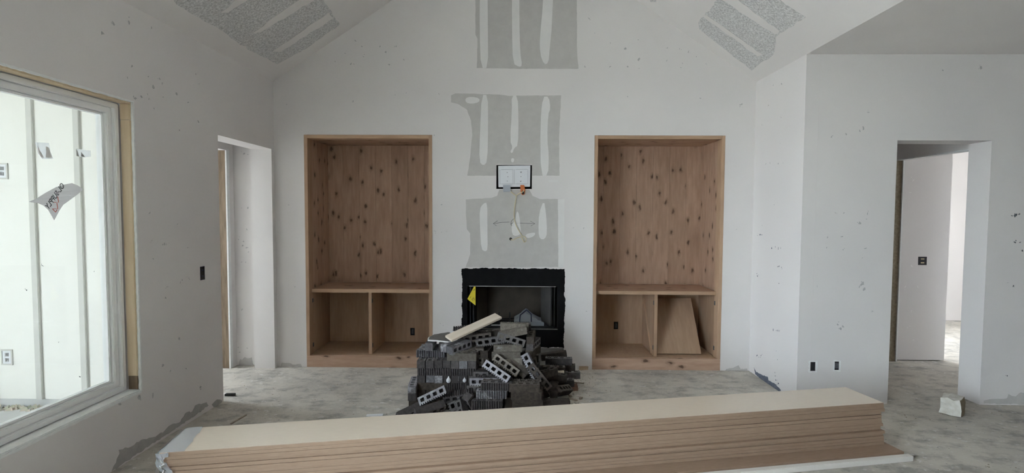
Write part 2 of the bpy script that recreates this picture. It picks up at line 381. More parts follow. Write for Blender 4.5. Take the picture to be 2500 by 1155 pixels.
MB().box(-2.882, -2.7625, 4.742, 4.7895, 2.0865, 2.098).build('drywall_edge', 'gypsum', st, .001)
be = MB().box(-2.9, 2.7, 5.55, 5.65, 0, 2.75).box(-4.3, -2.9, 4.95, 5.05, 0, 2.75).box(-2.95, -2.9, 5.05, 5.65, 0, 2.75).build('wall_leak_block_back', 'ext'); struct(be, 'unseen backing walls added against light leaks behind the cabinets and fireplace')  # added backing that stops sky light leaking through the cabinet seams
# rooms beyond the right doorway
W1X = 3.808
w1 = MB().grid([(YR+TH, 0), (4.26, 0), (4.26, 2.066), (5.19, 2.066), (5.19, 0), (6.3, 0), (6.3, 2.75), (YR+TH, 2.75)], [], -.07, 0, FXm(W1X)).build('wall_vestibule_side', 'wall')
struct(w1, 'shadowed vestibule wall above an unfinished opening beyond the right doorway')
MB().box(W1X+.0, W1X+.066, 5.178, 5.1895, 0, 2.066).build('ragged_edge', 'block_side', w1)
MB().box(W1X-.003, W1X+.072, 4.2, 5.19, 2.0525, 2.0655).build('drywall_edge', 'gypsum', w1)
MB().box(W1X+.06, W1X+.074, 5.165, 5.1895, 0, 2.066).build('drywall_edge', 'gypsum', w1)
p1 = MB().grid(rect(W1X+.07, 4.385, .012, 2.75), [], -.12, 0, FY(5.2)).build('wall_partition', 'wall')
struct(p1, 'warm lit partition wall with a switch box seen through the right doorway')
v0 = MB().box(2.7, 2.8, YR+TH, 6.3, 0, 2.75).build('wall_vestibule_left', 'wall'); struct(v0, 'hidden left wall of the vestibule')
v1 = MB().box(2.7, W1X+.07, 6.3, 6.4, 0, 2.75).build('wall_vestibule_end', 'wall'); struct(v1, 'end wall of the vestibule')
b1 = MB().box(W1X+.07, 7.3, 7.2, 7.3, .01, 2.75).build('wall_bedroom_end', 'wall'); struct(b1, 'bright far wall glimpsed right of the partition')
b2 = MB().grid(rect(2.5, 7.3, 0, 2.75), [rect(2.75, 4.1, .8, 2.2)], -.12, 0, FXm(7.1)).build('wall_bedroom_side', 'wall'); struct(b2, 'bedroom side wall with its window')
b3 = MB().box(XE+.15, 7.2, 2.4, 2.5, 0, 2.75).build('wall_bedroom_near', 'wall'); struct(b3, 'near wall of the side room')

# ------------------------------------------------------------------ outside
PX, PY = -5.4, .98                       # unseen porch enclosure, made up to limit daylight on the porch wall
po = MB().box(PX, XL-TH, PY-.2, PORCH_Y, -.1, -.005).build('porch_floor', 'porch'); struct(po, 'pale concrete porch slab outside the window', 'porch')
pc = MB().box(PX-.15, XL-TH, PY-.2, PORCH_Y, 2.75, 2.85).build('porch_ceiling', 'ext'); struct(pc, 'porch ceiling outside the window', 'ceiling')
pg = MB().grid([(PY-.2, -.1), (1.0, -.1), (1.0, 2.4), (1.60, 2.4), (1.60, -.1), (PORCH_Y+.07, -.1), (PORCH_Y+.07, 2.8), (PY-.2, 2.8)], [], 0, .15, FXm(PX)).build('wall_porch_side_baffle', 'ext'); struct(pg, 'unseen white baffle wall beside the porch, its opening added to meter daylight')  # added wall; its opening sets how much sky reaches window and porch
ps_ = MB().box(PX, XL-TH, PY-.15, PY, -.1, 2.8).build('wall_porch_near_baffle', 'ext'); struct(ps_, 'unseen white baffle wall added to keep daylight off the porch')  # added wall that blocks sky light from the porch
gr = MB().box(-60, 60, -60, 60, -.3, -.121).build('ground', 'dirt'); struct(gr, 'pale dirt yard around the house', 'ground')  # unseen yard, made paler to bounce daylight up to the ceiling
pw = MB().box(PX, XL-TH, PORCH_Y, PORCH_Y+.07, .055, 2.8).build('wall_porch', 'ext'); struct(pw, 'bright white board and batten porch wall outside the window')
MB().box(PX, XL-TH, PORCH_Y+.01, PORCH_Y+.07, -.1, .055).build('sill_strip', 'porch', pw)
for x in (-5.08, -4.73, -4.38, -4.03, -3.68, -3.325, -2.97, -2.62):
    MB().box(x-.024, x+.024, PORCH_Y-.018, PORCH_Y, .055, 2.75).build('batten', 'ext_trim', pw, .003)

# ------------------------------------------------------------------ wall detail helpers
def jag(pts, amp, step=.03):
    o = []
    for i, p in enumerate(pts):
        q = pts[(i+1) % len(pts)]; L = math.hypot(q[0]-p[0], q[1]-p[1]); n = max(1, int(L/step))
        for k in range(n):
            t = k/n; j = amp if k else amp*.3
            o.append((p[0]+(q[0]-p[0])*t+random.uniform(-j, j), p[1]+(q[1]-p[1])*t+random.uniform(-j, j)))
    return o
def smoothpoly(pts, it=2):
    for _ in range(it):
        o = []
        for i, p in enumerate(pts):
            q = pts[(i+1) % len(pts)]
            o += [(p[0]*.75+q[0]*.25, p[1]*.75+q[1]*.25), (p[0]*.25+q[0]*.75, p[1]*.25+q[1]*.75)]
        pts = o
    return pts
PL = {'back': (wb, 1, YB, FY(YB), lambda p: (p.x, p.z)), 'left': (wl, 0, XL, FXp(XL), lambda p: (p.y, p.z)),
      'ret': (wr, 0, XR, FXm(XR), lambda p: (p.y, p.z)), 'right': (wrr, 1, YR, FY(YR), lambda p: (p.x, p.z)),
      'hall': (hb, 1, 4.855, FY(4.855), lambda p: (p.x, p.z)), 'part': (p1, 1, 5.2, FY(5.2), lambda p: (p.x, p.z)),
      'porch': (pw, 1, PORCH_Y, FY(PORCH_Y), lambda p: (p.x, p.z))}
def uv(pl, px, py):
    _, ax, val, _, f = PL[pl]; return f(on(ax, val, px, py))
def wallpoly(pl, name, pix, mat, h0=.0, h1=.0015, rough=0, rnd=0, label=None, step=.03, holes=()):
    pts = [uv(pl, *q) for q in pix]
    if rnd: pts = smoothpoly(pts, rnd)
    if rough: pts = jag(pts, rough, step)
    o = MB().prism(pts, [[uv(pl, *q) for q in h] for h in holes], h0, h1, PL[pl][3]).build(name, mat, PL[pl][0])
    if label: o['label'] = label
    return o
def scuffs(pl, lst, mat='scuff', name='scuff_marks'):
    mb = MB()
    for (px, py, s) in lst:
        for k in range(random.choice((1, 1, 2, 3))):
            u, v = uv(pl, px+random.uniform(-s, s)*(k > 0)*1.2, py+random.uniform(-s, s)*(k > 0)*1.2)
            n = random.randint(5, 8); a0 = random.uniform(0, math.pi); el = random.uniform(.25, .8); r = s*.0034*random.uniform(.5, 1)*(1 if k == 0 else .5)
            P = []
            for i in range(n):
                t = 2*math.pi*i/n; rr = r*random.uniform(.45, 1.15); x, y = rr*math.cos(t), rr*el*math.sin(t)
                P.append((u+x*math.cos(a0)-y*math.sin(a0), v+x*math.sin(a0)+y*math.cos(a0)))
            mb.prism(P, [], 0, .0011, PL[pl][3])
    o = mb.build(name, mat, PL[pl][0]); o['kind'] = 'stuff'; return o

# unfinished drywall above the mantel: three bare areas with bands of compound
wallpoly('back', 'bare_drywall_patch', [(1160, -60), (1161, 85), (1166, 95), (1164, 166), (1262, 168), (1412, 168), (1409, 120), (1408, 0), (1410, -60)], 'bare', rough=.002, label='bare grey drywall high under the ridge')
for q in ([(1172, -60), (1190, -60), (1191, 60), (1192, 166), (1174, 167), (1171, 80)], [(1250, -60), (1268, -60), (1268, 60), (1270, 130), (1275, 160), (1268, 164), (1252, 155), (1250, 70)],
          [(1328, -60), (1352, -60), (1348, 60), (1342, 120), (1339, 155), (1328, 158), (1318, 130), (1318, 90), (1325, 20)]):
    wallpoly('back', 'compound_band', q, 'mud2', .0015, .0035, rnd=1)
wallpoly('back', 'bare_drywall_patch', [(1101, 233), (1112, 228), (1220, 231), (1240, 234), (1370, 233), (1369, 255), (1365, 330), (1366, 429), (1299, 429), (1299, 401), (1212, 401), (1212, 429), (1141, 429), (1148, 385), (1153, 330), (1150, 295), (1140, 268), (1120, 255), (1101, 250)], 'bare', rough=.002, label='bare grey drywall above the media box')
for q in ([(1136, 240), (1150, 236), (1171, 240), (1170, 250), (1150, 254), (1137, 250)], [(1176, 232), (1191, 232), (1192, 300), (1190, 395), (1180, 405), (1170, 395), (1172, 320)],
          [(1249, 234), (1264, 234), (1266, 290), (1265, 355), (1255, 362), (1251, 375), (1245, 371), (1252, 360), (1245, 345), (1250, 270)],
          [(1325, 236), (1340, 236), (1344, 265), (1338, 280), (1336, 340), (1340, 380), (1338, 429), (1320, 429), (1319, 300)],
          [(1248, 386), (1256, 387), (1254, 397), (1248, 396)]):
    wallpoly('back', 'compound_band', q, 'mud2', .0015, .0035, rnd=1)
wallpoly('back', 'bare_drywall_patch', [(1137, 487), (1200, 483), (1214, 478), (1219, 463), (1292, 463), (1300, 478), (1318, 486), (1362, 486), (1363, 652), (1137, 652), (1148, 620), (1148, 570), (1140, 560), (1138, 530)], 'bare', rough=.002, label='bare grey drywall below the media box')
for q in ([(1171, 510), (1180, 497), (1190, 494), (1190, 560), (1191, 608), (1185, 615), (1175, 608), (1172, 560)], [(1262, 513), (1268, 525), (1271, 560), (1273, 570), (1260, 577), (1250, 573), (1249, 548), (1257, 540)],
          [(1328, 488), (1333, 520), (1336, 570), (1330, 584), (1318, 584), (1314, 565), (1316, 520)], [(1282, 572), (1305, 567), (1307, 572), (1300, 579), (1286, 582)]):
    wallpoly('back', 'compound_band', q, 'mud2', .0015, .0035, rnd=1)
wallpoly('back', 'compound_band', [(1362, 488), (1378, 486), (1376, 652), (1364, 652)], 'mud2', .0002, .002, rough=.001)
wallpoly('back', 'bare_drywall_patch', [(1340, 440), (1362, 440), (1362, 444), (1340, 444)], 'mud2')
# hand-drawn width mark on the bare drywall
mk = MB()
def pen(pix, r=.0016):
    mk.tube([Vector(PL['back'][3](*uv('back', *q), .0022)) for q in pix], r, 5)
pen([(1244, 542), (1225, 543), (1205, 546)]); pen([(1215, 539), (1204, 546), (1212, 551)]); pen([(1255, 544), (1280, 545), (1306, 546)]); pen([(1295, 540), (1306, 546), (1296, 552)])
pen([(1255, 534), (1251, 537), (1248, 541), (1247, 546), (1248, 550), (1251, 551.5), (1254, 549.5), (1254.5, 546), (1252, 544), (1249, 545.5), (1247.5, 548)])
o = mk.build('pen_mark', 'ink', wb); o['label'] = 'hand-drawn arrow with a 6 in its middle'
# bare strips along the wall bases
wallpoly('left', 'bare_drywall_strip', [(272, 1152), (292, 1108), (290, 1098), (320, 1090), (345, 1074), (372, 1068), (398, 1056), (412, 1040), (440, 1030), (452, 1010), (470, 1004), (476, 990), (504, 982), (509, 990), (480, 1012), (400, 1065), (330, 1112)], 'bare_dark', rough=.006, step=.02)
wallpoly('left', 'bare_drywall_strip', [(517, 988), (530, 975), (542, 978), (541, 984), (524, 997)], 'bare_dark', rough=.003)
wallpoly('hall', 'bare_drywall_strip', [(582, 892), (586, 877), (592, 879), (597, 872), (605, 875), (614, 873), (618, 890), (628, 891), (628, 893), (582, 894)], 'bare', rough=.004, step=.015)
wallpoly('back', 'bare_drywall_strip', [(686, 892), (688, 885), (705, 886), (715, 890), (735, 889), (737, 895), (686, 894)], 'bare', rough=.003, step=.015)
wallpoly('back', 'bare_drywall_strip', [(1771, 905), (1773, 901), (1790, 898), (1803, 892), (1808, 901), (1824, 900), (1825, 905)], 'bare', rough=.002, step=.015)
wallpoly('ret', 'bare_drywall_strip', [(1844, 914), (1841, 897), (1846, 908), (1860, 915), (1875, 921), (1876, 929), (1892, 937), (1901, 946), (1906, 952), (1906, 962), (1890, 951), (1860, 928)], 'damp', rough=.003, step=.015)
wallpoly('right', 'bare_drywall_strip', [(2402, 985), (2402, 978), (2430, 974), (2459, 972), (2462, 962), (2470, 967), (2480, 968), (2492, 958), (2520, 962), (2520, 988)], 'bare', rough=.005, step=.02)
# scuffs where the compound was chipped, read from the photograph
scuffs('left', [(277, 57, 5), (315, 55, 5), (315, 42, 4), (250, 81, 6), (370, 68, 4), (322, 162, 5), (311, 190, 3), (362, 187, 3), (390, 193, 4), (396, 203, 4), (374, 213, 7), (398, 237, 3), (431, 229, 5), (459, 250, 6), (363, 242, 3), (376, 265, 4), (478, 181, 3), (484, 205, 3), (484, 297, 6), (438, 318, 4), (365, 520, 3), (370, 588, 3), (402, 597, 4), (458, 605, 3), (433, 547, 3), (374, 632, 3), (440, 690, 4), (445, 684, 4), (461, 679, 3), (404, 727, 4), (437, 826, 4), (398, 892, 5), (408, 700, 4), (416, 906, 4), (489, 945, 5), (455, 900, 3), (373, 965, 9), (340, 970, 6), (292, 986, 8), (330, 240, 5), (345, 236, 4), (360, 230, 4)])
scuffs('back', [(868, 100, 4), (883, 113, 4), (928, 113, 5), (942, 127, 4), (967, 113, 4), (857, 156, 6), (887, 138, 5), (843, 130, 4), (818, 150, 3), (950, 158, 4), (986, 146, 4), (862, 248, 5), (965, 232, 3), (992, 227, 3), (1072, 230, 4), (700, 255, 3), (1438, 45, 4), (1452, 80, 3), (1478, 30, 3), (1490, 105, 3), (1428, 163, 5), (1489, 163, 5), (1527, 119, 7), (1532, 163, 4), (1558, 97, 5), (1560, 145, 6), (1561, 167, 3), (1629, 117, 4), (1659, 119, 4), (1681, 127, 4), (1700, 138, 4), (1628, 148, 4), (1662, 165, 4), (1666, 155, 3), (1724, 156, 3), (1532, 236, 4), (1710, 240, 4), (1810, 255, 5), (1063, 565, 4), (1078, 567, 3), (1089, 565, 3), (1400, 556, 4), (1425, 557, 4), (1078, 500, 3), (1060, 330, 3), (1082, 795, 4), (1075, 790, 3), (1798, 560, 3), (1418, 880, 3), (1432, 760, 3), (720, 700, 3), (705, 500, 3)])
scuffs('ret', [(1888, 208, 4), (1908, 205, 4), (1876, 257, 4), (1907, 287, 3), (1860, 305, 3), (1870, 400, 4), (1880, 398, 4), (1900, 400, 5), (1912, 398, 4), (1905, 350, 3), (1890, 500, 3), (1850, 575, 4)])
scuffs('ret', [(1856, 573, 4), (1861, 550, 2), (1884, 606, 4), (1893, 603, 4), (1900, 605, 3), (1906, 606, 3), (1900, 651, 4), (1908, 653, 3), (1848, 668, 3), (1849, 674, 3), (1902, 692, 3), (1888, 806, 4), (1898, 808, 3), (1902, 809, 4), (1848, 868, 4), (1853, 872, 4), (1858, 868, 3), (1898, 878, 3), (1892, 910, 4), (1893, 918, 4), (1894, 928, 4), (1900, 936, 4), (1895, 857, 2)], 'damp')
scuffs('right', [(2108, 313, 8), (2066, 328, 6), (2120, 274, 4), (2030, 335, 4), (2060, 520, 4), (2100, 545, 6), (2118, 521, 5), (2115, 535, 4), (2055, 578, 4), (2058, 610, 4), (2105, 630, 3), (2112, 607, 4), (2018, 605, 3), (2105, 693, 6), (2098, 700, 6), (2110, 706, 5), (2045, 792, 5), (2058, 798, 6), (2053, 803, 5), (2040, 520, 3), (2302, 172, 3), (2395, 165, 5), (2460, 690, 3), (2475, 700, 3), (2130, 760, 3), (1995, 700, 3), (2020, 580, 3)])
scuffs('right', [(2480, 525, 6), (2470, 527, 3), (2488, 523, 4), (2478, 592, 5), (2490, 592, 4), (2496, 612, 4), (2474, 698, 3), (2459, 918, 3)], 'scuff_dark', 'dark_scuff_marks')
scuffs('hall', [(596, 375, 6), (605, 377, 4), (590, 508, 5), (605, 507, 5), (603, 560, 4), (585, 578, 4), (583, 585, 3), (595, 590, 5), (593, 600, 5), (602, 605, 5), (607, 615, 4), (590, 640, 3), (600, 640, 3), (590, 757, 4), (592, 755, 3), (603, 850, 4), (585, 860, 4), (582, 848, 3)])
scuffs('porch', [(65, 708, 4), (62, 706, 3), (103, 648, 3), (230, 663, 3), (143, 836, 3), (195, 920, 5)], 'scuff_dark')
scuffs('part', [(2215, 380, 6), (2222, 470, 6), (2230, 440, 6), (2225, 650, 7), (2210, 700, 6), (2225, 760, 7), (2215, 800, 6), (2230, 830, 6), (2240, 700, 6)], 'mud')

# speckled patches on the sloping ceilings
def slopepoly(ceil, xe, d, n, fr, name, pix, mat, w0, w1, rough=.01):
    P = []
    for q in pix:
        r_ = FW + RT*((q[0]-1250)/FPX) - UP*((q[1]-577.5)/FPX); o_ = Vector((xe, 0, ZE))
        t = (o_-EYE).dot(n)/r_.dot(n); p = EYE + r_*t
        P.append((p.y, (p-o_).dot(d)))
    return MB().prism(jag(P, rough, .05), [], w0, w1, fr).build(name, mat, ceil)
a = (cl, XL, dL, nL, frL)
slopepoly(*a, 'speckled_patch', [(380, -30), (424, 2), (470, 35), (525, 64), (580, 104), (641, 138), (677, 156), (749, 117), (829, 60), (796, 10), (775, -30)], 'speckle', 0, .002)
for q in ([(664, 125), (684, 126), (814, 43), (802, 30)], [(616, 80), (636, 78), (765, 0), (810, -30), (770, -30)], [(538, 30), (556, 30), (620, -10), (640, -30), (610, -30)]):
    slopepoly(*a, 'compound_band', q, 'mud2' if 0 else 'wall', .002, .004)
a = (cr, XR, dR, nR, frR)
slopepoly(*a, 'speckled_patch', [(1704, 57), (1760, -10), (1770, -30), (1870, -30), (1905, 0), (1967, 42), (1897, 88), (1888, 132), (1836, 172), (1708, 72)], 'speckle', 0, .002)
for q in ([(1715, 38), (1725, 35), (1862, 132), (1850, 137)], [(1765, 0), (1730, -30), (1760, -30), (1905, 75), (1893, 84)]):
    slopepoly(*a, 'compound_band', q, 'wall', .002, .004)
slopepoly(*a, 'speckled_patch', [(1588, 4), (1602, 4), (1606, -14), (1585, -14)], 'speckle', 0, .002)

# ------------------------------------------------------------------ the big window in the left wall
win = thing('window_1', (XL, (WY0+WY1)/2, WZ0), 'large white vinyl picture window with bare pine framing around it', 'window', kind='structure')
MB().box(XL-.075, XL-.014, WY1-.012, WY1-.0005, WZ0+.1, WZ1-.11).build('trimmer_stud', 'stud', win, .003)
MB().box(XL-.075, XL-.014, WY1-.014, WY1-.0005, WZ1-.108, WZ1-.012).build('trimmer_block', 'stud', win, .003)
MB().box(XL-.075, XL-.014, WY1-.009, WY1-.0005, WZ0+.012, WZ0+.1).build('trimmer_foot', 'stud_old', win, .003)
MB().box(XL-.075, XL-.014, WY0, WY1, WZ1-.012, WZ1-.0005).build('header', 'stud', win, .002)
MB().box(XL-.075, XL-.014, WY0+.0005, WY0+.012, WZ0+.012, WZ1-.012).build('trimmer_stud', 'stud', win, .003)
MB().box(XL-.075, XL-.002, WY0, WY1, WZ0+.0005, WZ0+.014).build('sill', 'gypsum', win, .003)
def edge_strip(pts, name='drywall_edge'):
    MB().prism(jag(pts, .002, .02), [], -.014, .0012, FXp(XL)).build(name, 'gypsum', win)
edge_strip(rect(WY1-.004, WY1+.006, WZ0, WZ1+.006)); edge_strip(rect(WY0, WY1+.006, WZ1-.004, WZ1+.006)); edge_strip(rect(WY0, WY1, WZ0-.008, WZ0+.006))
FY0, FY1, FZ0, FZ1 = WY0+.014, WY1-.016, WZ0+.016, WZ1-.016
def ring(y0, y1, z0, z1, wd, x0, x1, name, mat, bev=.004):
    return MB().prism(rect(y0, y1, z0, z1), [rect(y0+wd, y1-wd, z0+wd, z1-wd)], x0, x1, FXp(0)).build(name, mat, win, bev)
fr = ring(FY0, FY1, FZ0, FZ1, .03, XL-.2, XL-.078, 'window_frame', 'vinyl')
sash = ring(FY0+.03, FY1-.03, FZ0+.03, FZ1-.03, .034, XL-.17, XL-.098, 'sash', 'vinyl')
ring(FY0+.064, FY1-.064, FZ0+.064, FZ1-.064, .014, XL-.155, XL-.118, 'glazing_bead', 'vinyl')
GX = XL-.135
MB().box(GX-.003, GX+.003, FY0+.07, FY1-.07, FZ0+.07, FZ1-.07).build('pane', 'glass', sash)
def gp(px, py, dx=.012): p = on(0, GX+dx, px, py); return p
# peeling maker's label on the glass (printing seen from behind)
lab = thing('window_label', gp(132, 492), 'big grey peeling label with mirrored black lettering and red triangles on the glass', 'label')
outl = [(70, 493), (88, 485), (112, 470), (136, 457), (155, 451), (175, 447), (190, 453), (203, 463), (186, 477), (168, 490), (154, 500), (144, 515), (132, 538), (124, 524), (117, 512), (106, 502), (93, 496)]
mb = MB(); top = [gp(x, y, .012+.012*math.sin((x-70)/42)) for x, y in outl]
tri = tessellate_polygon([[Vector((p.y, p.z, 0)) for p in top]])
for dx in (0, .0012):
    n = len(mb.v); mb.v += [tuple(p+Vector((dx, 0, 0))) for p in top]
    for t in tri: mb.f.append(tuple(n+i for i in t))
L_ = len(top)
for i in range(L_): mb.f.append((i, (i+1) % L_, L_+(i+1) % L_, L_+i))
lfilm = mb.build('film', 'film', lab)
def glyphs(txt, p0, p1, up, size, name, mat, parent):
    cu = bpy.data.curves.new(name, 'FONT'); cu.body = txt; cu.size = 1; cu.extrude = .01
    t = bpy.data.objects.new('tmp', cu); COL.objects.link(t)
    me = bpy.data.meshes.new_from_object(t.evaluated_get(bpy.context.evaluated_depsgraph_get())); bpy.data.objects.remove(t)
    xs = [v.co.x for v in me.vertices]; W = max(xs); d = (p1-p0)
    nrm = d.cross(up).normalized()
    base = parent.matrix_basis.translation
    for v in me.vertices:
        q = p0 + d*(v.co.x/W) + up*(v.co.y/.72*size) + nrm*(v.co.z*.05)
        v.co = q - base
    o = link(name, me, mat, parent); return o
q0, q1 = gp(158, 455, .030), gp(118, 513, .030)
up_ = (gp(142, 470, .030) - gp(148, 478, .030)).normalized()
glyphs('OL-SUPPLY', q0, q1, up_, .030, 'lettering', 'ink', lab).parent = lfilm
rd = MB()
for pix in ([(141, 480), (143, 494), (132, 494)], [(139, 496), (141, 510), (128, 510)], [(129, 511), (136, 518), (139, 512)]):
    rd.tube([gp(x, y, .028) for x, y in pix], .0016, 4)
rd.build('triangle_mark', 'redtag', lfilm)
s1 = thing('window_label', gp(110, 368), 'small pale sticker with a white mark high on the glass', 'label')
mb = MB(); P = [gp(*q, .006) for q in [(87, 347), (120, 349), (121, 356), (124, 372), (131, 388), (103, 388), (93, 374)]]
mb.prism([(p.y, p.z) for p in P], [], 0, .001, FXp(GX+.0045)).build('film', 'film_pale', s1)
mb = MB()
for q in ([(92, 356), (98, 368), (108, 386), (101, 384), (94, 372)], [(112, 357), (119, 360), (128, 386), (112, 385), (113, 370)]): mb.prism([(p.y, p.z) for p in [gp(*k, .006) for k in q]], [], .001, .0016, FXp(GX+.0045))
mb.build('print', 'mud', s1)
s2 = thing('window_label', gp(205, 372), 'scrap of sticker with two dark corners near the window edge', 'label')
mb = MB(); mb.prism([(p.y, p.z) for p in [gp(*k, .006) for k in [(186, 363), (222, 368), (222, 382), (208, 384), (192, 382)]]], [], 0, .001, FXp(GX+.0045)).build('film', 'film_pale', s2)
mb = MB()
for q in ([(186, 364), (190, 370), (193, 382), (187, 381)], [(198, 371), (208, 384), (198, 381)]): mb.prism([(p.y, p.z) for p in [gp(*k, .006) for k in q]], [], .001, .0016, FXp(GX+.0045))
mb.build('print', 'bare', s2)
# unseen patio door, added on the same wall and sized to daylight the room
w2 = thing('added_window_2', (XL, -.2, .05), 'unseen sliding glass patio door added for daylight left of the viewpoint', 'door', kind='structure')
MB().prism(rect(-1.3, .9, .05, 2.6), [rect(-1.24+k*1.07, -1.24+k*1.07+1.01, .12, 2.54) for k in range(2)], -.14, -.06, FXp(XL)).build('door_frame', 'vinyl', w2)
MB().box(XL-.103, XL-.098, -1.26, .86, .11, 2.55).build('pane', 'glass', w2)


# ------------------------------------------------------------------ things set in the walls
def wallbox(name, pl, px, py, wd, ht, label, cat, mat='black_hole', depth=.05, flange=None):
    f = PL[pl][3]; u, v = uv(pl, px, py); c = f(u, v, 0)
    t = thing(name, c, label, cat)
    MB().prism(rect(u-wd/2, u+wd/2, v-ht/2, v+ht/2), [rect(u-wd/2+.005, u+wd/2-.005, v-ht/2+.005, v+ht/2-.005)], -.002, .002, f).build('box_rim', mat, t)
    MB().prism(rect(u-wd/2+.004, u+wd/2-.004, v-ht/2+.004, v+ht/2-.004), [], -.0015, .0008, f).build('cavity_shade_plate', 'black_hole', t)  # flat black plate; the dark inside of the box put in as colour
    if flange:
        for k in range(2):
            z = v + (k-.5)*ht*.46
            MB().prism(rect(u-wd*.2, u+wd*.2, z-ht*.06, z+ht*.06), [], .0008, .003, f).build('wire_end', flange, t)
    return t
wallbox('electrical_box', 'left', 494, 667, .052, .10, 'dark blue electrical box in the left wall by the hall opening', 'electrical box', 'box_blue', flange='box_blue')
t = wallbox('electrical_box', 'part', 2252, 637, .085, .085, 'square switch box in the partition beyond the right doorway', 'electrical box', 'black_hole', flange='cable')
# ragged outlet holes in the right wall
for (x0, x1, z0, z1, lb) in ((2.318, 2.366, .258, .333, 'ragged black outlet hole in the grey wall, the one nearer the corner'), (2.512, 2.552, .268, .338, 'outlet hole with its box in the grey wall, the one nearer the doorway')):
    t = thing('outlet_hole', ((x0+x1)/2, YR, z0), lb, 'outlet')
    MB().prism(jag(rect(x0-.009, x1+.009, z0-.009, z1+.009), .004, .015), [rect(x0, x1, z0, z1)], 0, .0016, FY(YR)).build('torn_edge', 'gypsum', t)
    MB().prism(rect(x0-.006, x1+.006, z0-.006, z1+.006), [], -.014, -.010, FY(YR)).build('cavity_shade_plate', 'black_hole', t)  # black plate close behind the hole, standing in for its inner shade
    if x0 > 2.4: MB().prism(rect(x0+.004, x1-.004, z0+.012, z1-.016), [], -.010, -.006, FY(YR)).build('device', 'scuff_dark', t)
for (px, py, lb) in ((6, 418, 'small grey box on the porch wall seen at the left window edge, upper one'), (18, 872, 'small outlet box on the porch wall seen low through the window')):
    u, v = uv('porch', px, py); t = thing('outlet_box', (u, PORCH_Y, v), lb, 'outlet')
    MB().prism(rect(u-.045, u+.045, v-.06, v+.06), [rect(u-.034, u+.034, v-.05, v+.05)], 0, .008, FY(PORCH_Y)).build('box_rim', 'ext_trim', t)
    MB().prism(rect(u-.034, u+.034, v-.05, v+.05), [], 0, .004, FY(PORCH_Y)).build('cover', 'white_pl', t)
    MB().prism(rect(u-.014, u+.014, v+.008, v+.034), [], .004, .007, FY(PORCH_Y)).prism(rect(u-.014, u+.014, v-.034, v-.008), [], .004, .007, FY(PORCH_Y)).build('socket', 'film', t)

# ------------------------------------------------------------------ built-in cabinets
CB = 5.37
def cabinet(x0, x1, flip, label, divx, holes):
    t = thing('built_in_cabinet', ((x0+x1)/2, YB, 0), label, 'cabinet')
    e = .001; a0, a1 = x0+e, x1-e; F0 = YB-.004
    # liner frame
    MB().box(a0, a0+.032, F0, YB+.10, .112, CZ-e).build('frame_stile', 'alder', t, .002)
    MB().box(a1-.032, a1, F0, YB+.10, .112, CZ-e).build('frame_stile', 'alder', t, .002)
    MB().box(a0+.0325, a1-.0325, F0, YB+.10, CZ-.034, CZ-e).build('frame_rail', 'alder_x', t, .002)
    MB().box(a0, a1, F0, YB+.03, .001, .111).build('base_rail', 'knotty_x', t, .002)
    i0, i1 = a0+.022, a1-.022
    # upper back boards
    j0, j1 = i0-.018, i1+.018; n = 7; bw = (j1-j0)/n
    for k in range(n):
        hs = []
        for (hx, hz) in holes:
            if j0+k*bw+.04 < hx < j0+(k+1)*bw-.04 and hz > .76: hs = [rect(hx-.024, hx+.024, hz-.04, hz+.04)]
        MB().prism(rect(j0+k*bw+.0006, j0+(k+1)*bw-.0006, .757, CZ-.012), hs, -.016, 0, FY(CB)).build('plank', 'knotty', t, .0008)
    ws = [(YB+.101+k*(CB-YB-.102)/3, YB+.101+(k+1)*(CB-YB-.102)/3) for k in range(3)]
    for (y0, y1) in ws:
        MB().box(i0-.018, i0, y0+.0005, y1-.0005, .757, CZ-.012).build('side_plank', 'knotty', t, .0008)
        MB().box(i1, i1+.018, y0+.0005, y1-.0005, .757, CZ-.012).build('side_plank', 'knotty', t, .0008)
    MB().box(i0, i1, YB+.101, CB-.0005, CZ-.030, CZ-.012).build('top_panel', 'knotty_x', t)
    # counter shelf, divider, floor, lower panels
    MB().box(a0+.0325, a1-.0325, YB+.055, YB+.0995, .722, .756).build('shelf_edge', 'alder_x', t, .002)
    MB().box(i0, i1, YB+.1, CB-.0005, .730, .756).build('shelf', 'knotty_x', t)
    MB().box(divx-.016, divx+.016, YB+.058, YB+.0975, .114, .7215).build('divider_stile', 'alder', t, .002)
    MB().box(divx-.011, divx+.011, YB+.098, CB-.0005, .114, .7295).build('divider_panel', 'ply', t)
    MB().box(i0, i1, YB+.0305, CB, .09, .1135).build('bottom_panel', 'ply', t)
    for (y0, y1, nm) in ((YB+.101, CB-.001, 'side_panel'),):
        MB().box(i0-.018, i0, y0, y1, .114, .7295).build(nm, 'ply', t); MB().box(i1, i1+.018, y0, y1, .114, .7295).build(nm, 'ply', t)
    hs = [rect(hx-.024, hx+.024, hz-.04, hz+.04) for hx, hz in holes if hz < .7]
    MB().prism(rect(i0-.018, i1+.018, .09, .7295), hs, -.012, 0, FY(CB)).build('lower_back_panel', 'ply', t)
    for z in (.20, .64):
        for x, s in ((a0+.0325, 1), (divx+.0163, 1), (divx-.0163, -1), (a1-.0325, -1)):
            MB().box(x if s > 0 else x-.003, x+.003 if s > 0 else x, YB+.066, YB+.088, z-.02, z+.02).build('hinge_plate', 'scuff_dark', t)
    for hx, hz in holes:
        ob = MB().box(hx-.028, hx+.028, CB+.014, CB+.03, hz-.045, hz+.045).build('outlet_box', 'black_hole', t)
        MB().box(hx-.010, hx+.010, CB+.004, CB+.012, hz-.026, hz+.026).build('outlet_device', 'scuff_dark', ob)
    return t
def hx(px, py): p = on(1, CB, px, py); return (p.x, p.z)
cabinet(CL0, CL1, 0, 'unfinished knotty alder cabinet built in left of the fireplace', on(1, YB+.06, 904, 800).x, [hx(957, 672), hx(1007, 810)])
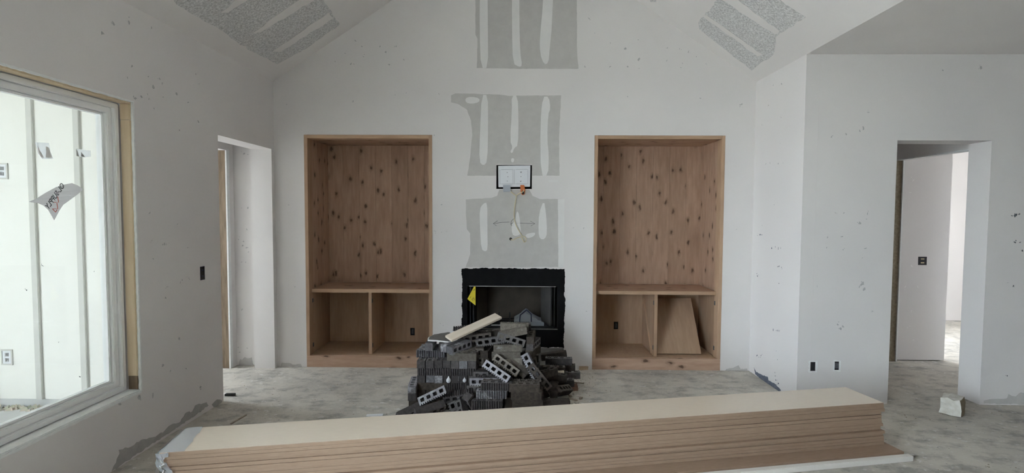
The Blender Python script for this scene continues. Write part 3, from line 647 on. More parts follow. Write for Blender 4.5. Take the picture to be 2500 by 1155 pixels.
cabinet(CR0, CR1, 1, 'unfinished knotty alder cabinet built in right of the fireplace, holding a loose panel', on(1, YB+.06, 1600.5, 800).x, [hx(1548, 656), hx(1504, 795)])
# plywood offcut leaning in the right cabinet
pn = MB().box(1.305, 1.806, -.006, .006, 0, .60)
o = pn.build('plywood_panel', 'ply', None, .001); o.location = (0, YB+.135, .122); o.rotation_euler = (R(-34), 0, 0)
tag(o, 'loose plywood panel leaning in the lower right compartment of the right cabinet', 'panel')

# ------------------------------------------------------------------ fireplace
fp = thing('fireplace', (-.06, YB, 0), 'black unfinished fireplace with painted black surround and open firebox', 'fireplace')
bp = [uv('back', *q) for q in [(1127, 656), (1160, 655), (1378, 656), (1378, 700), (1379, 760), (1377, 800), (1377, 849), (1128, 849), (1127, 780), (1128, 700)]]
ho = rect(FBX0+.004, FBX1-.004, FBZ0+.003, FBZ1-.003)
MB().prism(jag(jag(bp, .006, .035), .003, .006), [ho], 0, .003, FY(YB)).build('painted_surround', 'blackpaint', fp)
MB().prism(jag([uv('back', *q) for q in [(1130, 849.5), (1376, 849.5), (1376, 898), (1130, 896)]], .001), [], 0, .010, FY(YB)).build('cement_board', 'cement', fp)
MB().box(FBX0+.02, FBX1-.02, YB-.008, YB+.01, FBZ1-.007, FBZ1-.001).build('top_trim', 'steel', fp, .002)
MB().box(FBX0+.02, FBX1-.0, YB-.010, YB+.02, FBZ0+.001, FBZ0+.006).build('lower_trim', 'steel', fp, .002)
MB().box(FBX0+.03, FBX1-.03, YB+.025, YB+.045, FBZ0+.012, FBZ0+.026).build('air_slot_bar', 'blackmetal', fp, .002)
b0, b1, BY = -.33, .23, 5.23
MB().quad((b0, BY, FBZ0), (b1, BY, FBZ0), (b1, BY, FBZ1+.06), (b0, BY, FBZ1+.06)).box(b0-.02, b1+.02, BY+.001, BY+.02, FBZ0, FBZ1+.06).build('firebox_back', 'firebrick', fp)
def splay(xa, ya, xb, yb, th, name, mat, z0=FBZ0+.007, z1=FBZ1+.05):
    d = Vector((xb-xa, yb-ya, 0)).normalized(); n = Vector((d.y, -d.x, 0))*th
    MB().prism([(xa, ya), (xb, yb), (xb+n.x, yb+n.y), (xa+n.x, ya+n.y)], [], z0, z1, lambda u, v, w_: (u, v, w_)).build(name, mat, fp)
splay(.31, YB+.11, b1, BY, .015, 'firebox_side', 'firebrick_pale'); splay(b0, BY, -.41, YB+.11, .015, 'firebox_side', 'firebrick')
for x, nm in ((.318, 'side_channel'), (.345, 'side_channel'), (-.44, 'side_channel'), (-.47, 'side_channel')):
    MB().box(x-.006, x+.006, YB+.04, YB+.11, FBZ0+.007, FBZ1).build(nm, 'blackmetal', fp, .002)
for q in ((.31, FBX1+.02), (FBX0-.02, -.41)): MB().box(*q, YB+.111, YB+.12, FBZ0, FBZ1+.05).build('side_plate', 'blackmetal', fp)
for q in ((FBX0-.02, FBX0+.003), (FBX1-.003, FBX1+.02)): MB().box(*q, YB, YB+.12, FBZ0, FBZ1+.05).build('side_casing', 'blackmetal', fp)
MB().box(FBX0-.02, FBX1+.02, YB+.0, BY+.03, FBZ0-.02, FBZ0+.003).build('firebox_floor', 'blackmetal', fp)
MB().box(FBX0-.02, FBX1+.02, YB+.0, BY+.03, FBZ1+.045, FBZ1+.06).build('firebox_top', 'blackmetal', fp)
g = thing('log_grate', (-.03, 5.0, FBZ0+.003), 'black iron log grate inside the firebox', 'grate')
for x in (-.2, -.09, .02, .13):
    MB().tube([(x, 4.93, FBZ0+.005), (x, 4.93, FBZ0+.05), (x, 5.13, FBZ0+.05), (x, 5.15, FBZ0+.10)], .007, 6).build('grate_bar', 'blackmetal', g)
MB().tube([(-.22, 4.96, FBZ0+.045), (.15, 4.96, FBZ0+.045)], .006, 6).build('cross_bar', 'blackmetal', g)
MB().tube([(-.22, 5.1, FBZ0+.045), (.15, 5.1, FBZ0+.045)], .006, 6).build('cross_bar', 'blackmetal', g)
# crumpled clear plastic over the grate
bag = thing('plastic_bag', (.08, 4.98, FBZ0+.06), 'crumpled clear plastic bag draped over the grate in the firebox', 'bag')
mb = MB(); N = 14
bx0, bx1 = -.045, .225
grid = []
for i in range(N+1):
    row = []
    for j in range(7):
        u = i/N; v = j/6; x = bx0+(bx1-bx0)*u; y = 4.92+.17*v
        zr = max(0, 1-abs(u-.44)*2.1)
        z = FBZ0+.065+.115*zr*(1-.75*abs(v-.4)) + random.uniform(-.006, .006)
        row.append((x, y, z))
    grid.append(row)
for i in range(N):
    for j in range(6): mb.quad(grid[i][j], grid[i+1][j], grid[i+1][j+1], grid[i][j+1])
for i in range(N): mb.quad((grid[i][0][0], 4.918, FBZ0+.052), (grid[i+1][0][0], 4.918, FBZ0+.052), grid[i+1][0], grid[i][0])
mb.build('film', 'plastic', bag)
MB().tube([(.01, 4.914, FBZ0+.055), (.015, 4.914, FBZ0+.12), (.075, 4.93, FBZ0+.165)], .005, 5).tube([(.125, 4.914, FBZ0+.055), (.123, 4.914, FBZ0+.13), (.075, 4.94, FBZ0+.168)], .005, 5).build('seam', 'box_blue', bag)
MB().box(.10, .25, 4.915, 4.95, FBZ0+.008, FBZ0+.05).build('folded_edge', 'plastic', bag, .006)
o = MB().box(-.27, -.13, 4.90, 4.93, FBZ0+.004, FBZ0+.022).build('paper_strip', 'paper', None, .002); tag(o, 'white instruction paper strip lying on the firebox floor', 'paper')
# yellow warning tag
yt = thing('warning_tag', on(1, YB-.006, 1160, 700), 'yellow warning tag hanging at the upper left of the firebox', 'tag')
yq = [on(1, YB-.016, *q) for q in [(1157, 700), (1161, 699), (1161, 746), (1141, 730)]]
ycard = MB().prism([(p.x, p.z) for p in yq], [], 0, .0012, FY(YB-.016)).build('card', 'yellow', yt)
tm = MB()
for (xa, ya, xb, yb) in ((1156, 710, 1158, 706), (1158, 706, 1159, 709), (1152, 731, 1156, 727), (1156, 727, 1158, 733), (1152, 731, 1155, 734), (1147, 728, 1150, 724)):
    tm.tube([on(1, YB-.018, xa, ya), on(1, YB-.018, xb, yb)], .0022, 4)
tm.build('print', 'ink', ycard)

# ------------------------------------------------------------------ recessed media box and cable
mbx = thing('media_box', (-.05, YB, 1.74), 'white perforated recessed media box set crooked in a black-edged wall hole', 'electrical box')
MB().box(-.222, .122, YB+.075, YB+.095, 1.73, 1.965).build('back_plate', 'black_hole', mbx)
MB().prism(rect(-.219, .119, 1.735, 1.962), [rect(-.2185, .1185, 1.7355, 1.9615)], -.09, -.001, FY(YB)).build('hole_lining', 'black_hole', mbx)
pq = [uv('back', *q) for q in [(1216, 405), (1295, 404), (1294, 456), (1217, 457)]]
pl_ = MB().prism(pq, [], -.012, .004, FY(YB)).build('cover', 'white_pl', mbx, .002)
dots = MB()
P0, P1, P2, P3 = [Vector(q) for q in pq]
def dp(s, t): a_ = P0.lerp(P1, s); b_ = P3.lerp(P2, s); return a_.lerp(b_, t)
def dot(s, t, r=.0026):
    q = dp(s, t); dots.prism([(q.x+r*math.cos(k*math.pi/2+.785), q.y+r*math.sin(k*math.pi/2+.785)) for k in range(4)], [], .004, .0048, FY(YB))
for k in range(15):
    t_ = .20+.66*k/14
    for s_0 in (.055, .46, .505, .925): dot(s_0, t_)
for k in range(12):
    for t_ in (.18, .86): dot(.11+.32*k/11, t_); dot(.56+.33*k/11, t_)
for s_0, t_ in ((.30, .52), (.71, .52), (.28, .32), (.28, .72), (.71, .33), (.71, .73), (.70, .30), (.73, .30), (.70, .75)): dot(s_0, t_, .004)
o = dots.build('perforations', 'ink', pl_); o['kind'] = 'stuff'
gx = [uv('back', *q) for q in [(1228, 452), (1246, 452), (1247, 468), (1229, 469)]]
MB().prism(gx, [], .002, .026, FY(YB)).build('cable_clamp', 'grey_pl', mbx, .003)
ox = [uv('back', *q) for q in [(1270, 452), (1280, 452), (1282, 464), (1281, 475), (1275, 477), (1271, 470)]]
lvc = MB().prism(ox, [], .004, .022, FY(YB)).build('low_voltage_clip', 'orange', mbx, .003)
ox = [uv('back', *q) for q in [(1274, 466), (1280, 466), (1280, 474), (1275, 475)]]
MB().prism(ox, [], .022, .023, FY(YB)).build('clip_slot', 'ink', lvc)
def wp(px, py, d=.02): return on(1, YB-d, px, py)
def catmull(P, n=6):
    o = []
    for i in range(len(P)-1):
        a_, b_, c2, d_ = P[max(i-1, 0)], P[i], P[i+1], P[min(i+2, len(P)-1)]
        for k in range(n):
            t = k/n; o.append(.5*((2*b_)+(c2-a_)*t+(2*a_-5*b_+4*c2-d_)*t*t+(3*b_-a_-3*c2+d_)*t**3))
    return o+[P[-1]]
cab = MB().tube(catmull([wp(1247, 468, .015), wp(1254, 474), wp(1260, 480, .03), wp(1257, 500), wp(1255, 525, .02), wp(1258, 545), wp(1266, 562), wp(1275, 576), wp(1283, 580, .035), wp(1284, 588, .03), wp(1279, 591), wp(1276, 584), wp(1272, 579, .015), wp(1262, 581, .02), wp(1252, 586, .012), wp(1247, 584, .004)]), .0042, 6).build('low_voltage_cable', 'cable', None, smooth=True)
tag(cab, 'cream low voltage cable dangling from the media box and curling into a wall hole', 'cable')
c2_ = MB().tube(catmull([wp(1260, 478, .028), wp(1268, 472, .03), wp(1277, 468, .026), wp(1279, 463, .024)]), .004, 6).build('jumper_cable', 'cable', None, smooth=True)
tag(c2_, 'short cream cable end tied into the orange clip', 'cable')
hu = uv('back', 1247, 583.5)
o = MB().prism(jag([(hu[0]+.014*math.cos(k*math.pi/4), hu[1]+.014*math.sin(k*math.pi/4)) for k in range(8)], .002), [], .0015, .0025, FY(YB)).build('cable_hole_shade', 'black_hole', wb)  # raised black disc; its colour stands in for the dark of a hole

# ------------------------------------------------------------------ stack of MDF boards
ang = math.atan2(3.178-2.408, 2.316+1.767)
org = Vector((-1.767, 2.408, 0)); dx_ = Vector((math.cos(ang), math.sin(ang), 0)); dy_ = Vector((-math.sin(ang), math.cos(ang), 0))
BL, BW, BT = 4.155, .294, .0196
layers = [  # (front offset, right-end offset, left offset) from the bottom up; front negative = nearer
    (-.105, .060, -.05), (-.100, .055, .02), (.004, .02, .05), (.006, .02, .06), (.003, .015, .05), (.006, .01, .06), (-.012, .005, .05), (.010, -.005, .05), (.009, .012, .045), (.008, .0, .05), (.001, -.01, .045), (.004, -.008, .04), (.010, -.004, .03), (.001, .012, .005), (.002, .006, .004), (0, 0, 0)]
words = ['lowest', 'second from the bottom', 'third from the bottom', 'fourth from the bottom', 'fifth from the bottom', 'sixth from the bottom', 'seventh from the bottom', 'eighth from the bottom', 'eighth from the top', 'seventh from the top', 'sixth from the top', 'fifth from the top', 'fourth from the top', 'third from the top', 'second from the top', 'topmost']
z = .001
for i, (fo, ro, lo_) in enumerate(layers):
    o = MB().box(lo_, BL+ro, fo, fo+BW, 0, BT-.0006).build('fiberboard_plank', 'mdf', None, .0012)
    o.data.materials.append(MT['mdf_sheen_top'])
    for p in o.data.polygons:
        if p.normal.z > .9 and i == 15: p.material_index = 1  # only the topmost board gets the sheen-paled face
    o.location = org + Vector((0, 0, z)); o.rotation_euler = (0, 0, ang); z += BT
    tag(o, ('long tan fiberboard plank, %s in the foreground stack' % words[i]) if i not in (0, 15) else {0: 'long fiberboard plank jutting out at the bottom of the foreground stack', 15: 'tan fiberboard plank with sheen coloured in on top of the foreground stack'}[i], 'board', 'fiberboard planks in the foreground stack')
ZT = z
ps = MB().box(1.9, BL+.072, -.148, -.110, 0, .032).build('primed_strip', 'primed', None, .003); ps.location = org + Vector((0, 0, .001)); ps.rotation_euler = (0, 0, ang)
tag(ps, 'white primed wood strip on the floor along the front of the stack', 'board')
pwr = thing('plastic_wrap', org, 'torn clear plastic wrap around the left end of the board stack', 'wrap'); pwr.rotation_euler = (0, 0, ang)
mw = MB(); pts = []
for i in range(3):
    for j in range(9): pts.append((-.004+.045*i+random.uniform(-.004, .004) + .03*j/8*(i == 2), .297-.30*j/8, ZT+.0015))
for i in range(2):
    for j in range(8): a_ = i*9+j; mw.quad(pts[a_], pts[a_+1], pts[a_+10], pts[a_+9])
me = mw.mesh('film'); link('top_film', me, 'plastic', pwr)
mw = MB()
G = [[(-.008+.012*i+random.uniform(-.006, .006)+(.02 if j > 3 else 0), -.004-random.uniform(.002, .014), ZT+.001-.022*j) for i in range(5)] for j in range(8)]
for j in range(7):
    for i in range(4):
        if (i+j) % 5 != 4: mw.quad(G[j][i], G[j][i+1], G[j+1][i+1], G[j+1][i])
link('front_film', mw.mesh('film'), 'plastic', pwr)
mw = MB()
G = [[(-.006-random.uniform(.001, .010), .29-.30*i/6, ZT+.001-.03*j) for i in range(7)] for j in range(6)]
for j in range(5):
    for i in range(6): mw.quad(G[j][i], G[j][i+1], G[j+1][i+1], G[j+1][i])
link('end_film', mw.mesh('film'), 'plastic', pwr)
mw = MB()
mw.tube([(.036, -.004, ZT), (.028, -.007, ZT-.012), (.024, -.008, ZT-.03)], .0022, 5)
for k in range(9): 
    c = Vector((.0+random.uniform(-.004, .03), -.008, ZT-.03-.018*k*random.uniform(.6, 1.1)))
    mw.tube([c, c+Vector((random.uniform(-.012, .012), -.006, -.008)), c+Vector((random.uniform(-.015, .015), 0, -.02))], random.uniform(.0015, .004), 5)
link('torn_shreds', mw.mesh('shreds'), 'paper', pwr)

# ------------------------------------------------------------------ bricks
KL, KW_, KH = .230, .0635, .0578
def brick_mesh(name, mat, cut=1.0):
    L = KL*cut; n = int(13*cut); P = []
    x0 = -L/2
    for i in range(n):                      # fluted long face (local -y)
        a = x0 + L*i/n; wdt = L/n
        P += [(a+wdt*.06, -KW_/2+.009), (a+wdt*.20, -KW_/2), (a+wdt*.62, -KW_/2), (a+wdt*.76, -KW_/2+.009)]
    P[0] = (x0, -KW_/2+.002)
    P += [(L/2, -KW_/2+.004), (L/2, KW_/2-.002), (L/2-.002, KW_/2), (-L/2+.002, KW_/2), (-L/2, KW_/2-.002)]
    H = []
    nh = 4 if cut > .9 else 2
    for k in range(nh):
        c = x0 + L*(k+.5)/nh*.94 + L*.03; hw, hh, r = .0165, .0135, .004
        H.append([(c-hw+r, -hh+.003), (c+hw-r, -hh+.003), (c+hw, -hh+.003+r), (c+hw, hh+.003-r), (c+hw-r, hh+.003), (c-hw+r, hh+.003), (c-hw, hh+.003-r), (c-hw, -hh+.003+r)])
    me = MB().prism(P, H, -KH/2, KH/2, lambda u, v, w_: (u, v, w_)).mesh(name)
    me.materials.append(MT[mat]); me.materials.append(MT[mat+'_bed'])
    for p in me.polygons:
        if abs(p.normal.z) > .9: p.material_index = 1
    return me
def brick_solid(name, mat):                 # uncored flat brick
    me = MB().box(-KL/2, KL/2, -KW_/2, KW_/2, -KH/2, KH/2).mesh(name, bevel=.003); me.materials.append(MT[mat]); return me
BM = {k: brick_mesh('brick_'+k, v) for k, v in (('g', 'brick'), ('b', 'brick_brown'), ('p', 'brick_pale'), ('a', 'brick_ash'))}
BM['hg'] = brick_mesh('half_brick', 'brick', .5); BM['hb'] = brick_mesh('half_brick_brown', 'brick_brown', .5)
BM['sb'] = brick_solid('flat_brick', 'brick_brown'); BM['sp'] = brick_solid('flat_brick_pale', 'brick_pale'); BM['sg'] = brick_solid('flat_brick_grey', 'brick')
GRP = 'bricks heaped in front of the fireplace'
def bk(x, y, z, yaw=0, pitch=0, roll=0, kind='g', label=None, j=1):
    y -= .055*j
    o = bpy.data.objects.new('brick', BM[kind]); COL.objects.link(o)
    o.location = (x+random.uniform(-.002, .002)*j, y+random.uniform(-.003, .003)*j, z)
    o.rotation_euler = (R(roll), R(pitch), R(yaw+random.uniform(-1.2, 1.2)*j))
    tag(o, label, 'brick', GRP); return o
def bp_(px, py, Y, yaw, pitch, roll, kind, label):
    p = on(1, Y-.055, px, py); return bk(p.x, p.y, p.z, yaw, pitch, roll, kind, label, 0)
zc = lambda k: KH/2 + .001 + k*(KH+.0005)
ordn = ['first', 'second', 'third', 'fourth', 'fifth', 'sixth', 'seventh']
# --- left stack: header courses and fluted stretcher courses, front face at y = 3.93
SX, SY = -.792, 3.93
for k, kind in ((0, 'b'), (1, 'b'), (3, 'g'), (5, 'g')):
    for i in range(7):
        off = {3: 0.012*(i == 0), 5: .02*(i > 3)}.get(k, 0)
        lb = {5: '%s brick end from the left in the upper row of square ends, left stack', 3: '%s brick end from the left in the lower row of square ends, left stack'}.get(k)
        lb = lb % ordn[i] if lb else 'brick end in the shadowed bottom rows of the left stack'
        bk(SX+.033+i*.0665+random.uniform(-.002, .002), SY+KL/2+random.uniform(-.006, .01)+off*-.3, zc(k), 90, 0, 180 if i % 3 == 0 else 0, random.choice((kind, kind, 'a' if k > 2 else 'b')), lb)
for k in (2, 4, 6):
    for i in range(2):
        back = .085 if (k == 6 and i == 0) else 0
        flip = 180 if (k == 2 and i == 0) or (k == 6 and i == 1) else 0
        kind = {(2, 0): 'b', (2, 1): 'g', (4, 0): 'g', (4, 1): 'g', (6, 0): 'a', (6, 1): 'p'}[(k, i)]
        nm = {2: 'lower', 4: 'middle', 6: 'top'}[k]; side = ('left', 'right')[i]
        face = 'smooth' if flip else 'fluted'
        bk(SX+.117+i*.233-(.022 if k == 6 and i == 0 else 0), SY+KW_/2+back, zc(k), flip, 0, 0, kind, '%s long brick, %s end of the %s lengthwise row in the left stack' % (face, side, nm))
        for r_ in range(1, (5 if i == 1 else 3) if k == 6 else 3):
            bk(SX+.117+i*.233-(.016 if k == 6 and i == 0 else 0), SY+KW_/2+back+r_*.069, zc(k), flip, 0, 0, kind if k == 6 else 'b',
               ('cored brick %s behind the front one, %s half of the left stack top' % (('just', 'two rows', 'three rows', 'four rows')[r_-1], side)) if k == 6 else 'brick in the rows behind the front face of the left stack')
# headers at the far left, holes up
for k in range(3):
    bk(-.826, 3.86+KL/2, zc(k), 96, 0, 0, ('b', 'g', 'a')[k], ('spattered cored brick at the far left edge of the heap', 'grey brick end under the spattered one at the far left', 'lowest brick end at the far left of the heap')[2-k])
# on top of the left stack
bk(-.715, 4.12, zc(7), 90, 0, 90, 'a', 'brick end standing under the left side of the drywall scrap')
bk(-.60, 4.13, zc(7), 88, 0, 90, 'g', 'brick end standing under the right side of the drywall scrap')
bk(-.535, 4.06, zc(7)+.004, 62, 0, 90, 'a', 'pale ended brick lying under the low end of the wooden board')
bk(-.468, 4.02, zc(7)-.002, 55, -3, 90, 'a', 'brick with cored side out lying right of the low end of the board')
# --- front centre: three fluted courses, front face y = 3.74
for k, x, yf in ((0, -.232, 3.71), (1, -.232, 3.71), (2, -.199, 3.755), (3, -.164, 3.765)):
    bk(x, yf+KW_/2, zc(k), 0, 0, 0, ('g', 'g', 'a', 'g')[k], ('fluted brick at the foot of the front centre stack', 'fluted brick, lowest in view of the front centre stack', 'fluted spattered brick, middle of the front centre stack', 'fluted brick on top of the front centre stack')[k])
    bk(x+.01, yf+KW_*1.5+.004, zc(k), 0, 0, 0, 'b', ('brick behind the foot of the front centre stack', 'brick behind the lowest fluted one of the front centre stack', 'brick behind the middle fluted one of the front centre stack', 'brick behind the top fluted one of the front centre stack')[k])
bk(-.262, 3.90, zc(3), 0, 0, 90, 'a', 'cored brick end peeping out left of the front centre stack')
bk(-.285, 3.90, zc(2), 2, 0, 90, 'g', 'cored brick end peeping out lower left of the front centre stack')
bk(-.29, 3.87, zc(1), 2, 0, 90, 'b', 'brick in shadow behind the front centre stack'); bk(-.28, 3.87, zc(0), 0, 0, 90, 'b', 'brick on the floor behind the front centre stack')
# --- front right: smooth-faced courses, front face y = 3.80
for k, x in ((0, .075), (1, .07), (2, .06), (3, .045)):
    for r_ in range(2):
        bk(x+.012*r_, 3.745+KW_/2+r_*.068, zc(k), 180, 0, 0, 'b', ('%s smooth faced dark brick from the floor in the front right stack' % ('bottom', 'second', 'third', 'top')[k]) if r_ == 0 else '%s brick in the row behind the front right stack' % ('bottom', 'second', 'third', 'top cored')[k])
# --- tumbled bricks along the front left
bp_(1058, 966, 3.80, -4, -27, 68, 'a', 'tilted brick with four holes facing out at the front left of the heap')
bp_(1119, 966, 3.845, 3, -9, -72, 'g', 'tilted brick with fluted side up, front left of centre')
bp_(1050, 1000, 3.74, 212, 6, 52, 'g', 'slumped brick with smooth face up at the front left foot of the heap')
bp_(1004, 1003, 3.77, 222, 10, 50, 'g', 'half hidden brick at the left foot of the heap')
bp_(1109, 1001, 3.80, -50, 55, 40, 'hg', 'pale broken wedge of brick behind the board stack')
bp_(1128, 996, 3.76, -60, 58, 70, 'hg', 'tilted broken brick with one hole showing at the front foot of the heap')
bp_(1151, 988, 3.82, 70, 50, 20, 'g', 'fluted brick wedged left of the front centre stack')
bp_(1085, 985, 3.86, 10, 12, 20, 'b', 'dark brick lying in shadow under the tilted cored ones')
# --- on the front centre and behind it
bp_(1213, 908, 3.86, -22, 27, 62, 'a', 'pale cored brick leaning down to the right, brightest of the heap')
bp_(1236, 893, 3.97, -22, 29, 62, 'p', 'brown cored brick leaning parallel behind the brightest one')
bp_(1262, 890, 4.03, -25, 42, 20, 'sp', 'dusty flat brick sloping down to the right above the leaning pair')
bp_(1196, 925, 3.92, 0, 6, 0, 'g', 'brick lying flat under the brightest leaning one')
bk(-.305, 4.02, .32, 0, 90, 90, 'b', 'brick standing on end with its holes in a column, right of the left stack')
bk(-.305, 4.09, .10, 0, 90, 90, 'b', 'dark brick on end in the gap right of the left stack')
bk(-.29, 3.93, .245, 0, 0, 90, 'hg', 'half brick with one big hole at the right edge of the left stack')
# --- core of the heap
for k in range(0, 6):
    for i, x in enumerate((-.15, .04)):
        bk(x+.01*(k % 2), 4.14+random.uniform(-.01, .01), zc(k), random.uniform(-3, 3), 0, 0, 'b', 'brick in the shadowed core of the heap')
        bk(x-.01*(k % 2), 4.225+random.uniform(-.01, .01), zc(k), random.uniform(-3, 3), 0, 0, 'b', 'brick in the shadowed core of the heap')
bp_(1240, 849, 4.07, 180, 0, 0, 'sp', 'smooth dusty brick in the middle of the heap, upper of two')
bp_(1236, 866, 4.055, 178, 1, 0, 'sp', 'smooth dusty brick in the middle of the heap, lower of two')
bp_(1241, 883, 4.05, 176, 6, 0, 'p', 'pale mottled brick right above the leaning cored pair')
bp_(1190, 857, 4.10, 80, 0, 0, 'b', 'shadowed brick end in the gap left of the dusty pair')
bp_(1190, 873, 4.12, 85, 0, 0, 'b', 'shadowed lower brick end in the gap left of the dusty pair')
bp_(1197, 833, 4.09, 2, -9, 84, 'g', 'cored brick tilted up to the right below the wooden board')
bp_(1166, 825, 4.15, 0, -8, 84, 'b', 'cored brick hidden behind the wooden board')
bp_(1205, 815, 4.2, 0, -4, 0, 'b', 'flat brick between the board and the firebox')
bp_(1140, 806, 4.34, 0, -6, -60, 'g', 'brick with fluted edge up behind the wooden board')
bp_(1150, 822, 4.30, 0, -4, 0, 'b', 'dark brick under the fluted one behind the board')
bp_(1146, 838, 4.27, 0, 0, 0, 'b', 'lower dark brick behind the board'); bp_(1146, 856, 4.26, 0, 0, 0, 'b', 'brick low in the shadow behind the left stack')
bp_(1247, 829, 4.075, 2, 17, 82, 'g', 'cored brick tilted down to the right below the top of the heap')
bp_(1252, 812, 4.085, 182, 12, 0, 'sp', 'smooth brick tilted down to the right near the top of the heap')
bp_(1256, 797, 4.15, 183, -2, 0, 'p', 'cored brick lying on the very top of the heap')
bp_(1262, 800, 4.22, 182, 3, 0, 'g', 'brick just behind the topmost one')
# stacked ends on the right flank of the central heap
for k in range(3, 9):
    bk(.112+.008*math.sin(k*2.1)+.004*(8-k), 4.16+.02*math.sin(k), zc(k)-.012, 78+9*math.sin(k*1.7), 3*math.sin(k*2.3), 90 if k % 2 else 0, ('b', 'g', 'b')[k % 3], '%s brick end up the right flank of the central heap' % {3: 'lowest', 4: 'second', 5: 'third', 6: 'fourth', 7: 'fifth', 8: 'highest'}[k])
for k in range(0, 3):
    bk(.15, 4.17, zc(k), 84, 0, 0, 'b', 'brick in the shadowed core of the heap')
bp_(1297, 897, 3.97, -30, 58, 70, 'a', 'narrow spattered cored brick sliding steeply down right of the leaning pair')
bp_(1316, 921, 3.92, -14, 48, 62, 'b', 'steeply tilted cored brick at the right shoulder of the heap')
bp_(1300, 880, 4.12, -70, 60, 10, 'b', 'dark brick standing steeply on the right flank')
# --- right tail of the heap
bp_(1364, 881, 4.38, 178, 0, 0, 'g', 'cored brick on top of the small pile at the right')
bp_(1352, 868, 4.52, 0, -8, 0, 'sb', 'flat brick tilted against the hearth board at the right')
bp_(1372, 897, 4.42, 175, 0, 0, 'b', 'brick under the top one of the small right pile')
bp_(1346, 902, 4.30, 178, 0, 0, 'b', 'dark smooth brick with two holes showing in the right pile')
bp_(1350, 920, 4.18, 172, -2, 0, 'b', 'dark brick under the light wood chip at the right')
bp_(1328, 914, 4.12, 205, 10, 0, 'b', 'dark brick sloping from the heap to the right pile')
bp_(1383, 915, 4.37, 184, 0, 0, 'g', 'weathered cored brick low at the right end of the pile')
bp_(1385, 934, 4.27, 176, 3, 0, 'hg', 'broken half brick with holes near the right end of the pile')
bp_(1353, 951, 4.04, 84, -2, 90, 'b', 'dark brick end pointing forward at the right foot of the heap')
bp_(1375, 953, 4.06, 60, 14, 40, 'b', 'dark brick rolled on edge at the right foot of the heap')
bp_(1333, 957, 3.98, 80, 0, 60, 'hb', 'half brick with a round broken edge at the right foot of the heap')
bp_(1354, 984, 3.84, 182, 0, 0, 'sb', 'flat brick on the floor at the right front of the heap')
bp_(1300, 958, 3.98, 180, 0, 0, 'b', 'dark brick behind the front right stack')
for (px, py, Y, lb) in ((1345, 935, 4.27, 'shadowed brick low behind the right pile'), (1330, 940, 4.2, 'shadowed brick low behind the right shoulder'), (1362, 917, 4.44, 'brick at the bottom back of the right pile'), (1325, 925, 4.3, 'shadowed brick behind the right shoulder')):
    bp_(px, py, Y, 180+random.uniform(-8, 8), 0, 0, 'b', lb)

# things lying on and beside the heap
o = MB().box(-.29, .29, -.045, .045, -.0095, .0095).build('wooden_board', 'pine', None, .0015)
pa, pb = on(1, 3.94, 1104, 823), on(1, 4.23, 1209, 775)
d = (pb-pa).normalized(); nrm = Vector((0, 0, 1)); sd = nrm.cross(d).normalized(); nn = d.cross(sd); tl = R(14)
sd2 = sd*math.cos(tl)+nn*math.sin(tl); nn2 = d.cross(sd2)
m = Matrix((d, sd2, nn2)).transposed().to_4x4(); m.translation = (pa+pb)/2
o.matrix_world = m; o.scale = ((pb-pa).length/.50, 1, 1)
tag(o, 'pale pine board sloping across the top of the brick heap', 'board')
dw = thing('drywall_scrap', (-.63, 4.07, .49), 'torn grey drywall scrap with white edges on top of the left stack', 'drywall'); dw.rotation_euler = (R(5), R(3), R(8))
dp_ = [(-.10, -.085), (-.03, -.09), (.06, -.115), (.12, -.06), (.16, .09), (.05, .11), (-.06, .045), (-.095, -.02)]
link('paper_face', MB().prism(jag(dp_, .003, .03), [], .005, .0065, lambda u, v, w_: (u, v, w_)).mesh('paper_face'), 'cement', dw)
link('gypsum_core', MB().prism(jag([(a*1.03-.004, b*1.03-.003) for a, b in dp_], .005, .03), [], -.005, .005, lambda u, v, w_: (u, v, w_)).mesh('gypsum_core'), 'gypsum', dw)
link('torn_corner', MB().prism(jag([(.07, .09), (.12, .085), (.14, .11), (.10, .13)], .004, .02), [], .0065, .012, lambda u, v, w_: (u, v, w_)).mesh('torn_corner'), 'paper', dw)
# mortar drips on the left stack face
for (px, py, r_, lb) in ((1095, 929, .020, 'white round mortar drip on the face of the left stack'), (1134, 929, .015, 'smaller white mortar blob right of the round drip')):
    c = on(1, SY-.062, px, py)
    P = [(c.x+r_*math.cos(k*math.pi/6)*.9, c.z+r_*math.sin(k*math.pi/6)+(r_*.9 if k == 3 else 0)) for k in range(12)]
    o = MB().prism(P, [], -.004, .006, FY(SY-.062)).build('mortar_drip', 'paper', None, .003, True); tag(o, lb, 'mortar')

# ------------------------------------------------------------------ odds and ends on the floor
def rubble(name, px, py, sx, sy, sz, mat, label, cat, yaw=0, seed=1, group=None, zlift=0, sub=1, Y=None, tilt=(0, 0)):
    rs = random.Random(seed); bm = bmesh.new()
    bmesh.ops.create_cube(bm, size=1); bmesh.ops.subdivide_edges(bm, edges=bm.edges, cuts=sub, use_grid_fill=True)
    for v in bm.verts:
        v.co = Vector((v.co.x*sx, v.co.y*sy, v.co.z*sz)) + Vector([rs.uniform(-.07, .07)*min(sx, sy, sz) for _ in range(3)])
    lo_ = min(v.co.z for v in bm.verts)
    for v in bm.verts: v.co.z -= lo_
    me = bpy.data.meshes.new(name); bm.to_mesh(me); bm.free(); me.materials.append(MT[mat])
    o = bpy.data.objects.new(name, me); COL.objects.link(o)
    p = on(2, 0, px, py) if Y is None else on(1, Y, px, py)
    o.location = (p.x, p.y, (0 if Y is None else p.z)+zlift); o.rotation_euler = (tilt[0], tilt[1], R(yaw)); return tag(o, label, cat, group)
bl = rubble('masonry_block', 2324, 1010, .12, .14, .12, 'block', 'pale broken block on the floor by the right doorway', 'block', -52, 3, sub=2)
bl.data.materials.append(MT['block_side'])
for p in bl.data.polygons:
    if p.normal.x > .6: p.material_index = 1
